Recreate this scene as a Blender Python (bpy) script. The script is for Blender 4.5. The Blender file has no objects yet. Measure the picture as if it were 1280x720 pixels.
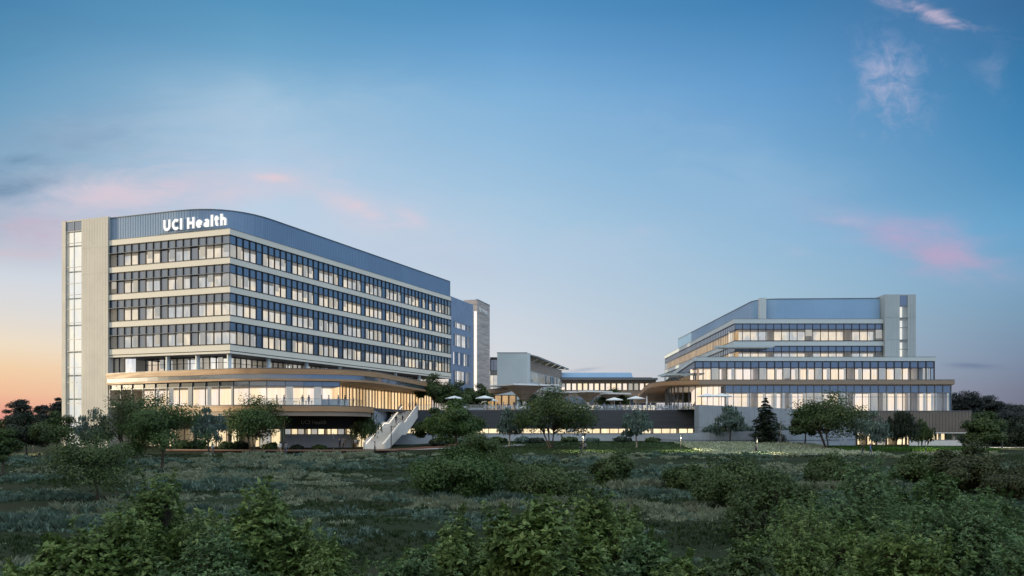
import bpy, bmesh, math, random
import numpy as np
from mathutils import Vector, Matrix
R = math.radians
random.seed(7)
SC = bpy.context.scene
COL = SC.collection
F = 1060.0      # focal length in photo pixels; horizon row 534
CAMZ = 4.0
def PX(px, Y): return (px - 640.0) * Y / F
def PZ(py, Y): return CAMZ - (py - 534.0) * Y / F

# ------------------------------------------------------------------ materials
def lin(c):
    return tuple(((v / 255.0) / 12.92 if v / 255.0 <= .04045 else ((v / 255.0 + .055) / 1.055) ** 2.4) for v in c)
class NT:
    def __init__(s, tree): s.t = tree; s.n = tree.nodes; s.l = tree.links
    def node(s, typ, **kw):
        n = s.n.new(typ)
        for k, v in kw.items(): setattr(n, k, v)
        return n
    def put(s, sock, v):
        if isinstance(v, bpy.types.NodeSocket): s.l.new(v, sock)
        elif isinstance(v, (tuple, list)) and len(v) == 3 and sock.type == 'RGBA': sock.default_value = (*v, 1)
        else: sock.default_value = v
    def math(s, op, a, b=None, c=None, clamp=False):
        n = s.node('ShaderNodeMath', operation=op); n.use_clamp = clamp
        s.put(n.inputs[0], a)
        if b is not None: s.put(n.inputs[1], b)
        if c is not None: s.put(n.inputs[2], c)
        return n.outputs[0]
    def mix(s, f, a, b, mode='MIX'):
        n = s.node('ShaderNodeMix', data_type='RGBA', blend_type=mode)
        s.put(n.inputs[0], f); s.put(n.inputs[6], a); s.put(n.inputs[7], b)
        return n.outputs[2]
    def noise(s, vec, scale, detail=3, rough=.55, dist=0):
        n = s.node('ShaderNodeTexNoise'); s.put(n.inputs['Vector'], vec)
        n.inputs['Scale'].default_value = scale; n.inputs['Detail'].default_value = detail
        n.inputs['Roughness'].default_value = rough; n.inputs['Distortion'].default_value = dist
        return n.outputs['Fac']
    def mapping(s, vec, scale=(1, 1, 1), loc=(0, 0, 0), rot=(0, 0, 0)):
        n = s.node('ShaderNodeMapping'); s.put(n.inputs['Vector'], vec)
        n.inputs['Scale'].default_value = scale; n.inputs['Location'].default_value = loc; n.inputs['Rotation'].default_value = rot
        return n.outputs[0]
    def ramp(s, fac, stops, interp='LINEAR'):
        n = s.node('ShaderNodeValToRGB'); s.put(n.inputs[0], fac); cr = n.color_ramp; cr.interpolation = interp
        while len(cr.elements) < len(stops): cr.elements.new(.5)
        for e, (p, c) in zip(cr.elements, stops):
            e.position = p; e.color = (*c, 1) if len(c) == 3 else c
        return n.outputs[0]
    def smooth(s, v, a, b):
        n = s.node('ShaderNodeMapRange', interpolation_type='SMOOTHSTEP')
        s.put(n.inputs[0], v); n.inputs[1].default_value = a; n.inputs[2].default_value = b
        return n.outputs[0]
def newmat(name):
    m = bpy.data.materials.new(name); m.use_nodes = True
    t = NT(m.node_tree); t.n.clear()
    out = t.node('ShaderNodeOutputMaterial')
    return m, t, out
def pbr(name, c1, c2=None, scale=1.2, rough=.6, metal=0., spec=.5, bump=0., bscale=20., stretch=(1, 1, 1), streak=0.):
    m, t, out = newmat(name)
    b = t.node('ShaderNodeBsdfPrincipled')
    pos = t.mapping(t.node('ShaderNodeNewGeometry').outputs['Position'], stretch)
    if c2 is None: c2 = tuple(v * .82 for v in c1)
    f = t.smooth(t.noise(pos, scale, 5, .6), .3, .7)
    col = t.mix(f, c1, c2)
    if streak:
        st = t.noise(t.mapping(pos, (1.3, 1.3, .09)), 1.6, 4)
        col = t.mix(t.math('MULTIPLY', t.smooth(st, .45, .75), streak), col, tuple(v * .55 for v in c1))
    t.put(b.inputs['Base Color'], col)
    t.put(b.inputs['Roughness'], t.math('ADD', rough - .06, t.math('MULTIPLY', f, .12), clamp=True))
    b.inputs['Metallic'].default_value = metal
    b.inputs['Specular IOR Level'].default_value = spec
    if bump:
        bn = t.node('ShaderNodeBump'); bn.inputs['Strength'].default_value = bump; bn.inputs['Distance'].default_value = .03
        t.put(bn.inputs['Height'], t.noise(pos, bscale, 4)); t.put(b.inputs['Normal'], bn.outputs[0])
    t.l.new(b.outputs[0], out.inputs[0])
    return m
def glass(name, tint, base=.06, rcol=(.9, .95, 1), rough=.01, wob=.02):
    """window pane: clear or tinted transmission under a fresnel reflection"""
    m, t, out = newmat(name)
    tr = t.node('ShaderNodeBsdfTransparent'); tr.inputs[0].default_value = (*tint, 1)
    gl = t.node('ShaderNodeBsdfGlossy'); gl.inputs[0].default_value = (*rcol, 1); gl.inputs['Roughness'].default_value = rough
    pos = t.node('ShaderNodeNewGeometry').outputs['Position']
    bn = t.node('ShaderNodeBump'); bn.inputs['Strength'].default_value = wob; bn.inputs['Distance'].default_value = .2
    t.put(bn.inputs['Height'], t.noise(pos, .7, 2)); t.l.new(bn.outputs[0], gl.inputs['Normal'])
    g = t.node('ShaderNodeNewGeometry'); dt = t.node('ShaderNodeVectorMath', operation='DOT_PRODUCT')
    t.l.new(g.outputs['Incoming'], dt.inputs[0]); t.l.new(g.outputs['Normal'], dt.inputs[1])
    sch = t.math('POWER', t.math('SUBTRACT', 1, t.math('ABSOLUTE', dt.outputs['Value']), clamp=True), 5)
    fac = t.math('ADD', t.math('MULTIPLY_ADD', sch, .9, .04), base, clamp=True)
    mx = t.node('ShaderNodeMixShader'); t.put(mx.inputs[0], fac)
    t.l.new(tr.outputs[0], mx.inputs[1]); t.l.new(gl.outputs[0], mx.inputs[2]); t.l.new(mx.outputs[0], out.inputs[0])
    return m
def spandrel(name, base, refl, rough=.06):
    m, t, out = newmat(name)
    d = t.node('ShaderNodeBsdfPrincipled'); 
    pos = t.node('ShaderNodeNewGeometry').outputs['Position']
    t.put(d.inputs['Base Color'], t.mix(t.noise(pos, .35, 3), base, tuple(v * .6 for v in base))); d.inputs['Roughness'].default_value = .3
    gl = t.node('ShaderNodeBsdfGlossy'); gl.inputs[0].default_value = (*refl, 1); gl.inputs['Roughness'].default_value = rough
    bn = t.node('ShaderNodeBump'); bn.inputs['Strength'].default_value = .03; bn.inputs['Distance'].default_value = .2
    t.put(bn.inputs['Height'], t.noise(pos, .6, 2)); t.l.new(bn.outputs[0], gl.inputs['Normal'])
    fr = t.node('ShaderNodeFresnel'); fr.inputs[0].default_value = 2.1
    mx = t.node('ShaderNodeMixShader'); t.put(mx.inputs[0], t.math('ADD', fr.outputs[0], .12, clamp=True))
    t.l.new(d.outputs[0], mx.inputs[1]); t.l.new(gl.outputs[0], mx.inputs[2]); t.l.new(mx.outputs[0], out.inputs[0])
    return m
def lit(name, c1, c2, s, lo=.55, stripes=0., cell=2.6):
    """lamp-lit room surface seen through a window: differs room by room and has fittings and curtain folds"""
    m, t, out = newmat(name)
    e = t.node('ShaderNodeEmission')
    pos = t.node('ShaderNodeNewGeometry').outputs['Position']
    big = t.smooth(t.noise(t.mapping(pos, (1, .6, .5)), 1.0 / cell, 2), .35, .65)
    sm = t.smooth(t.noise(t.mapping(pos, (1, 1, .45)), 1.3, 4, .6), .3, .7)
    v = t.math('ADD', t.math('MULTIPLY', big, .62), t.math('MULTIPLY', sm, .38))
    if stripes:
        fold = t.noise(t.mapping(pos, (1, .7, .02)), 2.3, 3, .65)
        v = t.math('ADD', t.math('MULTIPLY', v, 1 - stripes), t.math('MULTIPLY', t.smooth(fold, .38, .62), stripes))
    t.put(e.inputs[0], t.mix(t.math('SUBTRACT', 1, big), c1, c2))
    t.put(e.inputs[1], t.math('MULTIPLY_ADD', v, s * (1 - lo), s * lo))
    t.l.new(e.outputs[0], out.inputs[0])
    return m
def emit(name, c, s):
    m, t, out = newmat(name)
    e = t.node('ShaderNodeEmission'); e.inputs[0].default_value = (*c, 1); e.inputs[1].default_value = s
    t.l.new(e.outputs[0], out.inputs[0]); return m
def foliage(name, c1, c2, c3=None, trans=.25, scale=.5):
    m, t, out = newmat(name)
    g = t.node('ShaderNodeNewGeometry')
    rnd = g.outputs['Random Per Island']
    cl = t.smooth(t.noise(g.outputs['Position'], scale, 3), .35, .65)
    col = t.mix(cl, c1, c2)
    col = t.mix(t.math('MULTIPLY', t.smooth(rnd, .55, 1.0), .7), col, c3 or tuple(v * 1.7 for v in c1))
    col = t.mix(t.math('MULTIPLY', t.smooth(rnd, .4, .0), .5), col, tuple(v * .45 for v in c2))
    b = t.node('ShaderNodeBsdfPrincipled'); t.put(b.inputs['Base Color'], col)
    b.inputs['Roughness'].default_value = .55; b.inputs['Specular IOR Level'].default_value = .35
    tl = t.node('ShaderNodeBsdfTranslucent'); t.put(tl.inputs[0], col)
    mx = t.node('ShaderNodeMixShader'); mx.inputs[0].default_value = trans
    t.l.new(b.outputs[0], mx.inputs[1]); t.l.new(tl.outputs[0], mx.inputs[2]); t.l.new(mx.outputs[0], out.inputs[0])
    return m

M = {}
M['cream'] = pbr('cream_metal_panel', (.74, .70, .60), (.68, .65, .56), .15, .42, .0, .5, streak=.06)
M['pale'] = pbr('pale_metal_panel', (.52, .60, .63), (.47, .55, .58), .15, .42, streak=.06)
M['beige'] = pbr('beige_metal_panel', (.52, .505, .45), (.47, .455, .41), .2, .5, streak=.10)
M['stair_concrete'] = pbr('white_cast_concrete', (.74, .70, .65), (.66, .63, .58), .6, .75, streak=.05)
M['pale_tower'] = pbr('blue_grey_pale_panel', (.40, .47, .50), (.36, .43, .46), .2, .5, streak=.08)
M['screen'] = pbr('blue_grey_metal', (.20, .30, .44), (.18, .275, .41), .12, .40, .2, streak=.05)
M['screen_light'] = pbr('silver_blue_metal', (.27, .45, .66), (.24, .41, .61), .12, .36, .2, streak=.06)
M['frame'] = pbr('dark_bronze_frame', (.022, .022, .026), None, 2, .45)
M['frame_grey'] = pbr('grey_aluminium_frame', (.16, .18, .20), None, 2, .4, .3)
M['white'] = pbr('white_paint', (.78, .78, .76), (.72, .72, .70), .8, .5)
M['offwhite'] = pbr('ceiling_plaster', (.70, .67, .62), None, .5, .8)
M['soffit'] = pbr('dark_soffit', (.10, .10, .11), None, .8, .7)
M['wood'] = pbr('warm_timber_panel', (.44, .27, .145), (.35, .205, .105), .9, .5, stretch=(.25, .25, 3), bump=.1)
M['wood_grey'] = pbr('bronze_timber_panel', (.30, .235, .18), (.25, .195, .15), .9, .5, stretch=(.25, .25, 3), bump=.1)
M['concrete'] = pbr('grey_concrete', (.31, .355, .41), (.26, .30, .35), .5, .85, bump=.15, bscale=6, streak=.25)
M['concrete_pale'] = pbr('pale_concrete', (.50, .48, .45), (.42, .41, .39), .6, .8, bump=.12, bscale=8, streak=.12)
M['slat'] = pbr('dark_slat_cladding', (.060, .068, .080), (.048, .055, .066), .7, .6, stretch=(.2, .2, 3), streak=.15)
M['brown_panel'] = pbr('brown_metal_cladding', (.17, .148, .125), (.145, .125, .108), .4, .5, .1, streak=.15)
M['stone'] = pbr('banded_stone', (.50, .45, .42), (.30, .27, .26), .5, .85, bump=.3, bscale=4, stretch=(.35, .35, 4.5))
M['blue_panel'] = pbr('blue_grey_panel', (.23, .30, .43), (.20, .265, .39), .3, .45, .2)
M['dark'] = pbr('dark_interior', (.03, .03, .032), None, 1, .8)
M['floor_in'] = pbr('interior_floor', (.35, .30, .25), None, .5, .4)
M['concrete_light'] = pbr('light_grey_concrete', (.42, .46, .50), (.36, .40, .44), .5, .85, bump=.15, bscale=6, streak=.15)
M['concrete_white'] = pbr('pale_rendered_wall', (.60, .64, .68), (.54, .58, .62), .5, .85, bump=.1, bscale=6, streak=.12)
M['deck'] = pbr('terrace_paving', (.33, .32, .31), (.27, .26, .26), .5, .7)
M['boards'] = pbr('boardwalk_timber', (.26, .13, .075), (.20, .10, .06), 1.2, .6, stretch=(3, .3, 1))
M['mulch'] = pbr('red_bark_mulch', (.13, .045, .025), (.08, .03, .018), 2.5, .95, bump=.5, bscale=8)
M['path'] = pbr('grey_gravel_path', (.30, .30, .30), (.24, .24, .25), 1.2, .9, bump=.3, bscale=15)
M['bark'] = pbr('bark', (.075, .058, .045), (.045, .036, .03), 3, .9, bump=.5, bscale=14)
M['bark_pale'] = pbr('pale_bark', (.26, .23, .20), (.15, .13, .115), 3, .85, bump=.4, bscale=12)
M['canvas'] = pbr('white_canvas', (.72, .76, .78), (.66, .70, .72), 1, .8)
M['steel'] = pbr('painted_steel', (.38, .39, .40), None, 2, .4, .4)
M['pole'] = pbr('dark_pole_paint', (.05, .05, .052), None, 2, .5)
M['glass'] = glass('clear_window_glass', (.90, .92, .90), .03)
M['glass_blue'] = glass('tinted_window_glass', (.80, .86, .88), .07)
M['glass_rail'] = glass('railing_glass', (.92, .95, .95), .03)
M['spandrel'] = spandrel('shadow_box_glass', (.055, .085, .13), (.55, .68, .85))
M['spandrel_lobby'] = spandrel('lobby_spandrel_glass', (.07, .10, .14), (.62, .74, .88))
M['darkpane'] = spandrel('dark_blind_glass', (.055, .085, .13), (.6, .72, .9))
M['room'] = lit('lit_room_cream', (1.0, .84, .66), (.86, .88, .92), 1.06, .50)
M['room_cool'] = lit('lit_room_white', (1.0, .92, .82), (.90, .92, .96), 1.25, .55)
M['room_bright'] = lit('lit_ward_white', (1.0, .93, .86), (.92, .92, .98), 1.35, .6)
M['room_gold'] = lit('lit_room_gold', (1.0, .62, .26), (.92, .56, .26), .80, .6)
M['hall'] = lit('lit_hall_wall', (1.0, .74, .50), (1.0, .82, .72), 1.5, .72, stripes=.5)
M['hall_gold'] = lit('lit_hall_timber_wall', (1.0, .62, .30), (1.0, .72, .44), 1.75, .35, stripes=.75)
M['lobby'] = lit('lit_lobby_wall', (1.0, .80, .52), (1.0, .76, .46), 1.7, .6, stripes=.3)
M['blind'] = lit('backlit_roller_blind', (.95, .84, .70), (.80, .80, .80), .62, .75)
M['stairlit'] = lit('lit_stair_landing', (1.0, .90, .78), (.93, .90, .92), 1.3, .85)
M['downlight'] = emit('downlight_lens', (1.0, .82, .58), 9.0)
M['cove'] = emit('cove_lamp', (1.0, .88, .70), 4.0)
M['sign_face'] = emit('sign_letter_face', (1.0, .99, .97), 1.1)
M['leaf_green'] = foliage('leaf_mid_green', (.060, .102, .026), (.038, .070, .023), (.11, .15, .04))
M['leaf_bright'] = foliage('leaf_fresh_green', (.055, .115, .025), (.038, .080, .022), (.10, .16, .045))
M['leaf_olive'] = foliage('leaf_olive', (.062, .105, .030), (.040, .070, .022), (.10, .145, .045))
M['leaf_sage'] = foliage('leaf_sage_blue', (.13, .20, .165), (.085, .14, .12), (.20, .27, .23))
M['leaf_dark'] = foliage('leaf_dark_green', (.026, .044, .024), (.018, .032, .020), (.045, .065, .03))
M['leaf_navy'] = foliage('leaf_distant_green', (.028, .038, .034), (.020, .030, .028), (.04, .05, .045))
M['leaf_fore'] = foliage('leaf_foreground', (.120, .190, .046), (.070, .125, .032), (.24, .31, .095), .3, .9)
M['leaf_fore_blue'] = foliage('leaf_foreground_cool', (.092, .170, .060), (.055, .112, .042), (.19, .28, .115), .3, .9)
M['leaf_rust'] = foliage('leaf_brownish', (.058, .076, .026), (.038, .052, .020), (.095, .105, .036))
M['sage_grass'] = foliage('sage_groundcover', (.15, .235, .18), (.105, .175, .135), (.24, .32, .255), .2, .3)
M['pale_grass'] = foliage('pale_meadow_grass', (.40, .45, .31), (.29, .34, .23), (.50, .54, .40), .2, .3)
M['green_grass'] = foliage('green_meadow_grass', (.030, .060, .018), (.020, .042, .014), (.05, .085, .027), .2, .3)
M['lawn_grass'] = foliage('lit_lawn_grass', (.075, .19, .030), (.055, .14, .028), (.12, .23, .05), .2, .3)  # brighter grass copy, lamp light on the planting put into its colour

# ------------------------------------------------------------------ objects
ROOTLOC = {}
def tag(o, label=None, cat=None, group=None, kind=None):
    if label: o['label'] = label
    if cat: o['category'] = cat
    if group: o['group'] = group
    if kind: o['kind'] = kind
    return o
def thing(name, label, cat, loc=(0, 0, 0), rz=0., group=None):
    o = bpy.data.objects.new(name, None); COL.objects.link(o)
    o.empty_display_size = .3
    o.location = loc; o.rotation_euler = (0, 0, rz)
    ROOTLOC[o.name] = Vector(loc)
    return tag(o, label, cat, group)
def link_mesh(name, me, parent=None):
    o = bpy.data.objects.new(name, me); COL.objects.link(o)
    if parent is not None: o.parent = parent; ROOTLOC[o.name] = ROOTLOC[parent.name].copy()
    else: ROOTLOC[o.name] = Vector((0, 0, 0))
    return o
class MB:
    def __init__(s): s.v = []; s.f = []; s.m = []; s.mats = []
    def mi(s, mat):
        if mat not in s.mats: s.mats.append(mat)
        return s.mats.index(mat)
    def face(s, pts, mat):
        i = len(s.v); s.v += [tuple(p) for p in pts]; s.f.append(tuple(range(i, i + len(pts)))); s.m.append(s.mi(mat))
    def hexa(s, lo, hi, mat):
        """lo, hi: four points each, same winding (ccw from above)"""
        i = len(s.v); s.v += [tuple(p) for p in lo] + [tuple(p) for p in hi]; k = s.mi(mat)
        for f in ((3, 2, 1, 0), (4, 5, 6, 7), (0, 1, 5, 4), (1, 2, 6, 5), (2, 3, 7, 6), (3, 0, 4, 7)):
            s.f.append(tuple(i + a for a in f)); s.m.append(k)
    def box(s, x0, x1, y0, y1, z0, z1, mat):
        q = [(x0, y0), (x1, y0), (x1, y1), (x0, y1)]
        s.hexa([(*p, z0) for p in q], [(*p, z1) for p in q], mat)
    def obox(s, p, d, s0, s1, o0, o1, z0, z1, mat):
        """box along direction d from p: s along d, o outward (to the camera side)"""
        n = (d[1], -d[0])
        q = [(p[0] + d[0] * a + n[0] * b, p[1] + d[1] * a + n[1] * b) for a, b in ((s0, o1), (s1, o1), (s1, o0), (s0, o0))]
        s.hexa([(*c, z0) for c in q], [(*c, z1) for c in q], mat)
    def prism(s, poly, z0, z1, mat, matside=None):
        n = len(poly); i = len(s.v)
        s.v += [(*p, z0) for p in poly] + [(*p, z1) for p in poly]; k = s.mi(mat); ks = s.mi(matside or mat)
        s.f.append(tuple(range(i + n - 1, i - 1, -1))); s.m.append(k)
        s.f.append(tuple(range(i + n, i + 2 * n))); s.m.append(k)
        for a in range(n):
            b = (a + 1) % n; s.f.append((i + a, i + b, i + n + b, i + n + a)); s.m.append(ks)
    def band(s, poly, z0, z1, o0, o1, mat):
        """solid band following an open polyline, between outward offsets o0 < o1"""
        A = offset(poly, o1); B = offset(poly, o0)
        for j in range(len(poly) - 1):
            q = [A[j], A[j + 1], B[j + 1], B[j]]
            i = len(s.v); s.v += [(*p, z0) for p in q] + [(*p, z1) for p in q]; k = s.mi(mat)
            fs = [(3, 2, 1, 0), (4, 5, 6, 7), (0, 1, 5, 4), (2, 3, 7, 6)]
            if j == 0: fs.append((3, 0, 4, 7))
            if j == len(poly) - 2: fs.append((1, 2, 6, 5))
            for f in fs: s.f.append(tuple(i + a for a in f)); s.m.append(k)
    def tube(s, pts, rad, mat, n=8, caps=True):
        pts = [Vector(p) for p in pts]; i0 = len(s.v); k = s.mi(mat)
        for j, p in enumerate(pts):
            d = (pts[min(j + 1, len(pts) - 1)] - pts[max(j - 1, 0)]).normalized()
            a = d.orthogonal().normalized() if abs(d.z) < .95 else Vector((1, 0, 0)).cross(d).normalized()
            b = d.cross(a).normalized(); r = rad[j] if isinstance(rad, (list, tuple)) else rad
            for q in range(n):
                t = 2 * math.pi * q / n; s.v.append(tuple(p + (a * math.cos(t) + b * math.sin(t)) * r))
        for j in range(len(pts) - 1):
            for q in range(n):
                w = (q + 1) % n
                s.f.append((i0 + j * n + q, i0 + j * n + w, i0 + (j + 1) * n + w, i0 + (j + 1) * n + q)); s.m.append(k)
        if caps:
            s.f.append(tuple(i0 + q for q in range(n - 1, -1, -1))); s.m.append(k)
            s.f.append(tuple(i0 + (len(pts) - 1) * n + q for q in range(n))); s.m.append(k)
    def lathe(s, prof, mat, c=(0, 0, 0), n=16):
        i0 = len(s.v); k = s.mi(mat)
        for r, z in prof:
            for q in range(n):
                t = 2 * math.pi * q / n; s.v.append((c[0] + r * math.cos(t), c[1] + r * math.sin(t), c[2] + z))
        for j in range(len(prof) - 1):
            for q in range(n):
                w = (q + 1) % n; s.f.append((i0 + j * n + q, i0 + j * n + w, i0 + (j + 1) * n + w, i0 + (j + 1) * n + q)); s.m.append(k)
    def build(s, name, parent=None, smooth=False, bevel=0.):
        me = bpy.data.meshes.new(name)
        off = ROOTLOC[parent.name] if parent is not None else Vector((0, 0, 0))
        me.from_pydata([(a - off.x, b - off.y, c - off.z) for a, b, c in s.v], [], s.f)
        for m in s.mats: me.materials.append(M[m])
        me.polygons.foreach_set('material_index', s.m)
        if smooth: me.polygons.foreach_set('use_smooth', [True] * len(s.f))
        me.update()
        o = link_mesh(name, me, parent)
        if bevel:
            b = o.modifiers.new('bevel', 'BEVEL'); b.width = bevel; b.segments = 1; b.limit_method = 'ANGLE'
        return o
def offset(poly, o):
    out = []; n = len(poly)
    for i in range(n):
        ds = []
        if i > 0: ds.append((poly[i][0] - poly[i - 1][0], poly[i][1] - poly[i - 1][1]))
        if i < n - 1: ds.append((poly[i + 1][0] - poly[i][0], poly[i + 1][1] - poly[i][1]))
        ns = []
        for d in ds:
            l = math.hypot(*d); ns.append((d[1] / l, -d[0] / l))
        if len(ns) == 1: nx, ny = ns[0]; k = 1
        else:
            nx, ny = ns[0][0] + ns[1][0], ns[0][1] + ns[1][1]; l = math.hypot(nx, ny); nx /= l; ny /= l
            k = 1 / max(.35, nx * ns[0][0] + ny * ns[0][1])
        out.append((poly[i][0] + nx * o * k, poly[i][1] + ny * o * k))
    return out
def smooth_poly(pts, n=6):
    P = [np.array(p, float) for p in pts]; P = [2 * P[0] - P[1]] + P + [2 * P[-1] - P[-2]]; out = []
    for i in range(1, len(P) - 2):
        for k in range(n):
            t = k / n; a, b, c, d = P[i - 1], P[i], P[i + 1], P[i + 2]
            out.append(tuple(.5 * ((2 * b) + (c - a) * t + (2 * a - 5 * b + 4 * c - d) * t * t + (3 * b - a - 3 * c + d) * t ** 3)))
    out.append(tuple(P[-2])); return out
def resample(poly, pitch):
    """points every pitch along each straight run (corners kept) or along a curve (many short segments)"""
    seg = [math.dist(poly[i], poly[i + 1]) for i in range(len(poly) - 1)]
    if max(seg) > pitch * 1.5:
        out = []
        for i, L in enumerate(seg):
            n = max(1, round(L / pitch))
            out += [(poly[i][0] + (poly[i + 1][0] - poly[i][0]) * k / n, poly[i][1] + (poly[i + 1][1] - poly[i][1]) * k / n) for k in range(n)]
        return out + [poly[-1]]
    tot = sum(seg); n = max(1, round(tot / pitch)); out = []; acc = [0]
    for L in seg: acc.append(acc[-1] + L)
    for k in range(n + 1):
        d = min(tot, tot * k / n); i = 0
        while i < len(seg) - 1 and acc[i + 1] < d: i += 1
        t = (d - acc[i]) / seg[i]; out.append((poly[i][0] + (poly[i + 1][0] - poly[i][0]) * t, poly[i][1] + (poly[i + 1][1] - poly[i][1]) * t))
    return out
def slice_poly(poly, a, b):
    """part of a polyline between fractions a and b of its length"""
    P = resample(poly, .5); n = len(P) - 1
    return P[int(round(a * n)):int(round(b * n)) + 1]

def curtain_wall(root, poly, z0, z1, pitch, name='window_ribbon', label=None, sp=0., sp_mat='spandrel', glass_mat='glass', room='room',
                 depth=3.0, dark=(), blind=.25, room_every=3, mull=.13, frame='frame', seed=1, transom=None, rail=.16, ceil_lamp=True, mdepth=.14, curt=0.):
    """one ribbon of windows: frame (mullions and rails) > glass, spandrel glass, blinds and the lit rooms behind"""
    rng = random.Random(seed)
    P = resample(poly, pitch); n = len(P) - 1
    fr = MB()
    for i, p in enumerate(P):
        a = P[max(0, i - 1)]; b = P[min(n, i + 1)]; L = math.dist(a, b); d = ((b[0] - a[0]) / L, (b[1] - a[1]) / L)
        fr.obox(p, d, -mull / 2, mull / 2, -mdepth * .6, mdepth, z0 + .004, z1 - .004, frame)
    fr.band(P, z0, z0 + rail, -.10, .05, frame); fr.band(P, z1 - rail, z1, -.10, .05, frame)
    zs = z1 - sp if sp else None
    if sp: fr.band(P, zs - .07, zs + .07, -.10, .07, frame)
    if transom: fr.band(P, transom - .035, transom + .035, -.09, .04, frame)
    fo = fr.build(name, root)
    if label: fo['label'] = label
    g = MB(); s = MB(); dk = MB(); bl = MB(); G = offset(P, -.03); Bl = offset(P, -.30)
    top = zs if sp else z1
    for i in range(n):
        def quad(mb, Q, a, b, m, t0=0., t1=1.):
            q0 = (Q[i][0] + (Q[i + 1][0] - Q[i][0]) * t0, Q[i][1] + (Q[i + 1][1] - Q[i][1]) * t0)
            q1 = (Q[i][0] + (Q[i + 1][0] - Q[i][0]) * t1, Q[i][1] + (Q[i + 1][1] - Q[i][1]) * t1)
            mb.face([(*q0, a), (*q1, a), (*q1, b), (*q0, b)], m)
        if i in dark: quad(dk, G, z0, top, 'darkpane')
        else:
            quad(g, G, z0, top, glass_mat)
            if rng.random() < blind:
                quad(bl, Bl, z0 + (top - z0) * rng.choice((0, 0, 0, .25, .45)), top, 'blind', .04, .96)
            elif rng.random() < curt:
                w = rng.uniform(.2, .45); quad(bl, Bl, z0, top, 'blind', .03, w) if rng.random() < .5 else quad(bl, Bl, z0, top, 'blind', 1 - w, .97)
        if sp: quad(s, G, zs, z1, sp_mat)
    if g.f: g.build('glass', fo)
    if s.f: s.build('spandrel_glass', fo)
    if dk.f: dk.build('dark_pane', fo)
    if bl.f: bl.build('blind', fo)
    rm = MB(); B = offset(P, -depth); I = offset(P, -.34)
    cz = top - .02
    for i in range(n):
        q = [I[i], I[i + 1], B[i + 1], B[i]]
        if math.dist(B[i], B[i + 1]) > 1e-3:
            rm.face([(*B[i], z0), (*B[i + 1], z0), (*B[i + 1], cz), (*B[i], cz)], room)
        rm.face([(*p, cz) for p in q[::-1]], 'offwhite'); rm.face([(*p, z0 + .03) for p in q], 'floor_in')
        if i % room_every == 0 and i:
            rm.face([(*I[i], z0), (*B[i], z0), (*B[i], cz), (*I[i], cz)], 'offwhite')
    rm.build('lit_room', fo)
    return fo
# ================================================================== hospital tower (left)
C = (-46.6, 140.0); U = (.389, .921); Vd = (-.938, .346)
def along(p, d, s): return (p[0] + d[0] * s, p[1] + d[1] * s)
A0 = along(C, Vd, 25.5); A1 = along(C, U, 79.9)
FACE = [A0, C, A1]
T = thing('hospital_tower', 'large cream and blue hospital block with ribbon windows and curved timber fascia', 'building', (C[0], C[1], 0))
ZB = [36.75, 31.97, 27.19, 22.41, 17.63]
for i, z in enumerate(ZB):
    b = MB(); P = resample(FACE, 3.2)
    b.band(P, z - .95, z, -.5, .22, 'cream')
    for j, p in enumerate(P[1:-1], 1):                       # open joints between the fascia panels
        a, c = P[j - 1], P[j + 1]; L = math.dist(a, c); d = ((c[0] - a[0]) / L, (c[1] - a[1]) / L)
    b.band(FACE, z, z + .05, -.4, .26, 'frame_grey')
    if i == 4:
        b.band(FACE, z - 1.08, z - .955, -.5, .06, 'frame'); b.band(FACE, z - 1.42, z - 1.085, -.5, .16, 'cream')
    b.build('facade_band', T)
dcols = {1, 4, 7, 11} | {16 + k for k in (4, 9, 14, 19, 24, 29, 34, 39, 41, 43)}
for i in range(4):
    curtain_wall(T, FACE, ZB[i + 1] + .05, ZB[i] - .95, 1.62, sp=1.5, glass_mat='glass', dark=dcols, blind=.30, room='room', depth=2.2, seed=11 + 3 * i, mull=.13, room_every=99)
    lou = MB()                                               # thin sun shades standing out of the frames on the left face
    lou.band([along(C, Vd, 25.3), along(C, Vd, .1)], ZB[i] - 2.50, ZB[i] - 2.43, .15, .62, 'frame_grey')
    lou.build('sun_shade', T)
# inner core and floor slabs
def inset_poly(face, d, back):
    P = offset(face, -d); return P + [(P[-1][0] + back[0], P[-1][1] + back[1]), (P[0][0] + back[0], P[0][1] + back[1])]
core = MB(); core.prism([along(along(C, Vd, 24), (.3, .95), 5.5), along(C, (-.37, .93), 6.5), along(along(C, U, 77), (-.92, .39), 4.2), along(along(C, U, 77), Vd, 24), along(along(C, Vd, 24), U, 70)], 16.4, 40.0, 'dark')
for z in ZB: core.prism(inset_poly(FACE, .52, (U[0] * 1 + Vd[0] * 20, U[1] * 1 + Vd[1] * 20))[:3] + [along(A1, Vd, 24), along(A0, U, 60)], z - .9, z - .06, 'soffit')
core.build('core', T)
endw = MB(); endw.obox(along(A1, U, .02), (-.938, .346), 0, 24, -.3, 0, 16.3, 40.6, 'pale'); endw.build('end_wall', T)
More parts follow.
